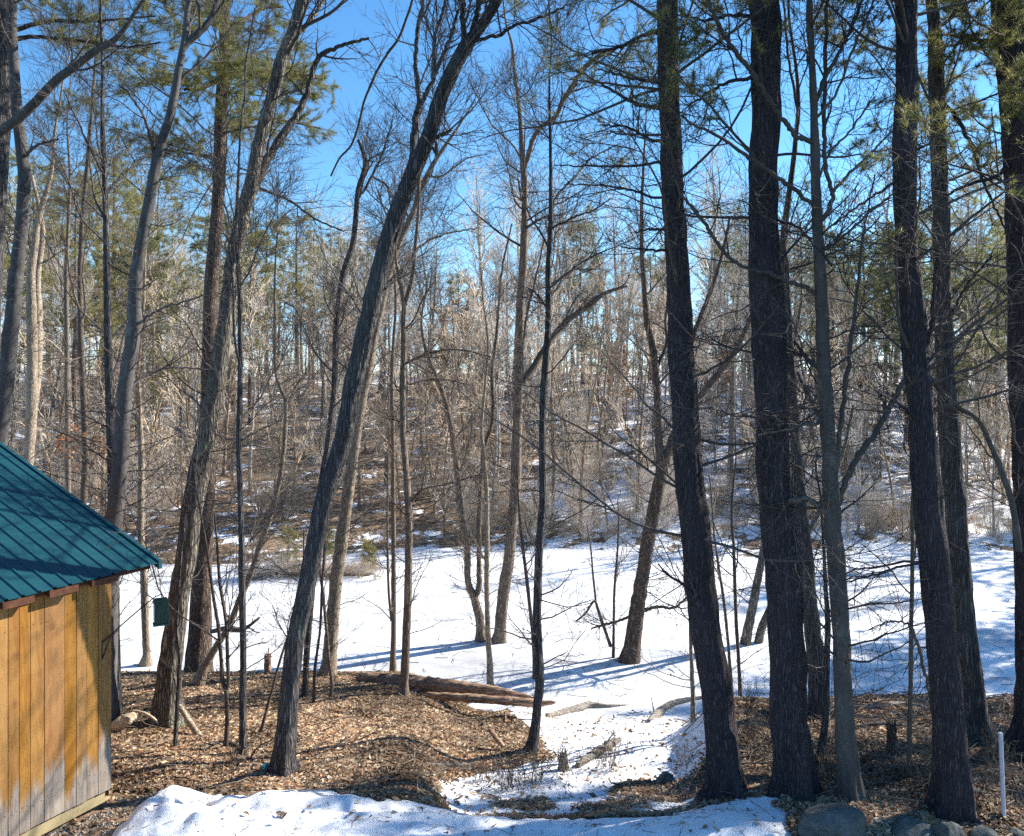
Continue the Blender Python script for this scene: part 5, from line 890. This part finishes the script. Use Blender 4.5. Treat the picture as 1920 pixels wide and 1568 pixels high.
for k in range(85):
    px = 860 + 1090 * (k + rng.uniform(0, 1)) / 85; D = 30 + rng.uniform(0, 4.5)
    if ground((px - CX) / F * D, D) > .05: shrub_at(px, D, int(rng.integers(len(KH))), rng.uniform(.4, .9))
for px, D in spread(165, 31, 62, power=1.5): shrub_at(px, D, rng.integers(len(KH)), rng.uniform(.6, 1.2))
# pines stand thickest on the west and north-east of the slope
for (px, D, k, s) in [(60, 47, 2, 1.05), (140, 38, 0, .8), (215, 52, 0, 1.0), (300, 60, 2, 1.1), (20, 60, 2, 1.1), (400, 66, 1, 1.1), (560, 58, 2, .95), (500, 74, 1, 1.15), (620, 70, 1, 1.0), (690, 82, 1, 1.1), (1092, 66, 3, 1.25), (1220, 74, 1, .9), (1360, 62, 1, .9), (1590, 66, 1, 1.0), (1660, 52, 1, .85), (1745, 58, 0, .9), (1830, 47, 1, .9), (1900, 55, 2, 1.0), (1960, 44, 1, .9), (1490, 72, 1, 1.0), (860, 80, 1, .8), (1840, 70, 0, 1.1), (470, 48, 0, .7), (1010, 84, 1, .9), (190, 41, 2, .95), (260, 44, 1, .9), (350, 36, 2, .6), (440, 55, 2, .9), (1560, 46, 1, .8), (1620, 58, 1, .95), (1700, 44, 3, 1.1), (1780, 40, 1, .75), (1870, 38, 1, .8), (1920, 64, 1, 1.05), (1680, 70, 1, 1.05), (1530, 58, 1, .85)]:
    place('white_pine', KP[k], px, D, s, rng.uniform(0, 6.28), ('yellow-green' if k in (0, 2) else 'green') + ' pine {1}, seen {0}', 'tree', ('trunk', 'branches', 'crown'))
# tall pines just east of the view: their crowns throw the broken shade over yard, ice and shed
for k, (x, y, kk, sc) in enumerate([(16.5, 15.2, 1, 1.1), (20.5, 22.3, 2, .8), (23.5, 24.2, 0, .78), (26, 24, 1, 1.2), (18, 11.5, 1, 1.05), (30, 33, 2, 1.1)]):
    lab = 'tall pine east of the white stake beyond the dark trunks'; r_ = empty('white_pine', (x, y, float(ground(x, min(y, 14)))), lab, 'tree', 'pines just east of the yard', k * 1.1); r_.scale = (sc, sc, sc)
    for nm, me in zip(('trunk', 'branches', 'crown'), KP[kk]): link(nm, me, r_)
# young beeches that keep their russet leaves
def beech_kind(seed_, H):
    r = np.random.default_rng(seed_); t, c = bare_kind(seed_, H, .05, .2, 18, 8, 6, M_FAR, M_BRUSH, 8, .4)
    n_ = len(c.vertices); co = np.empty(n_ * 3, np.float32); c.vertices.foreach_get('co', co); co = co.reshape(-1, 3); sel = co[r.integers(0, n_, 2600)]
    lg = Geo(); leafs(lg, r, sel + r.normal(size=sel.shape) * .04, .055, ((.26, .12, .06), (.32, .17, .09), (.20, .09, .05)), 1.2); return t, c, lg.mesh('dead_leaves', M_LEAF, smooth=False, color=True)
KR = [beech_kind(1200, 6.0), beech_kind(1201, 4.5)]
for (px, D, k, s) in [(850, 56, 0, 1.2), (890, 60, 0, 1.3), (820, 50, 1, 1.1), (930, 52, 1, 1.0), (1290, 50, 0, 1.0), (1340, 46, 1, 1.1), (1240, 54, 0, 1.1), (1170, 50, 1, 1.1), (1380, 56, 0, 1.0), (1560, 52, 1, 1.2), (1640, 44, 1, .9), (1480, 48, 0, .9)]:
    place('young_beech', KR[k], px, D, s, rng.uniform(0, 6.28), 'young tree keeping russet leaves {1}, seen {0}', 'tree', ('trunk', 'crown', 'dead_leaves'))
# small evergreen and brush on the point of the near west shore
def small_fir(seed_, H, tone, dens=26):
    r = np.random.default_rng(seed_); n_ = 10; P = np.stack([r.normal(size=n_) * .01, r.normal(size=n_) * .01, np.linspace(-.1, H, n_)], 1); R = np.linspace(.03, .005, n_); g = Geo(); tubes(g, P[None], R[None], 7); nd = Geo()
    A, a = grow(r, P[None], R[None], dens, .12, 1, H * .25, H * .4, 1.25, .2, .02, 7, .08, .5, .004, .6); tubes(g, A, a, 4); B, b2 = grow(r, A, a, 6, .2, 1, .12, .35, .8, .2, .02, 5, .1, .6, .003, .3, flat=.5); tubes(g, B, b2, 3)
    sprays(nd, r, np.concatenate([B]), None, 4, n=8, L=.09, w=.006, tone=tone); return g.mesh('trunk', M_SAP), nd.mesh('crown', M_NEEDLE, color=True)
for (px, py, H, tone, lab, sd_) in [(540, 1078, 1.5, YG, 'small yellow-green fir sapling on the brushy point by the ice', 1), (1062, 818, 2.6, DG, 'small dark evergreen on the far slope above the thin dark trunk', 2), (610, 1060, 1.3, GR, 'pale green fir sapling behind the big dark ridged trunk', 3), (690, 1072, .9, YG, 'low spreading fir on the ice edge right of the pale leaning trunk'.replace('right', 'east'), 4)]:
    D = solveD(px, py) if sd_ != 2 else 41.0; q = PX(px, py, D); a, b2 = small_fir(1300 + sd_, H, tone); r_ = empty('fir_sapling', (q[0], q[1], float(ground(q[0], q[1])) if sd_ == 2 else max(0, float(ground(q[0], q[1])))), lab, 'fir'); link('trunk', a, r_); link('crown', b2, r_)
for k, px in enumerate(range(455, 712, 11)):
    D = 25.3 + rng.uniform(-.4, .5); x = (px - CX) / F * D; o = link('shrub', KH[int(rng.integers(0, 5))]); o.location = (x, D, 0); s = rng.uniform(.22, .42); o.scale = (s * 1.5, s * 1.5, s); o.rotation_euler = (0, 0, rng.uniform(0, 6.28)); tag(o, 'olive-brown low shrub on the spit of brush crossing the western ice', 'shrub', 'brush along the spit on the ice')
log('fallen_log', 'long grey log frozen along the brushy spit on the western ice', [(440, 1082, 8, 25.6), (520, 1078, 10, 25.6), (600, 1079, 10, 25.5), (700, 1076, 6, 25.4)], M_GREYW)
print('copies', CNT, 'objects', len(bpy.data.objects))
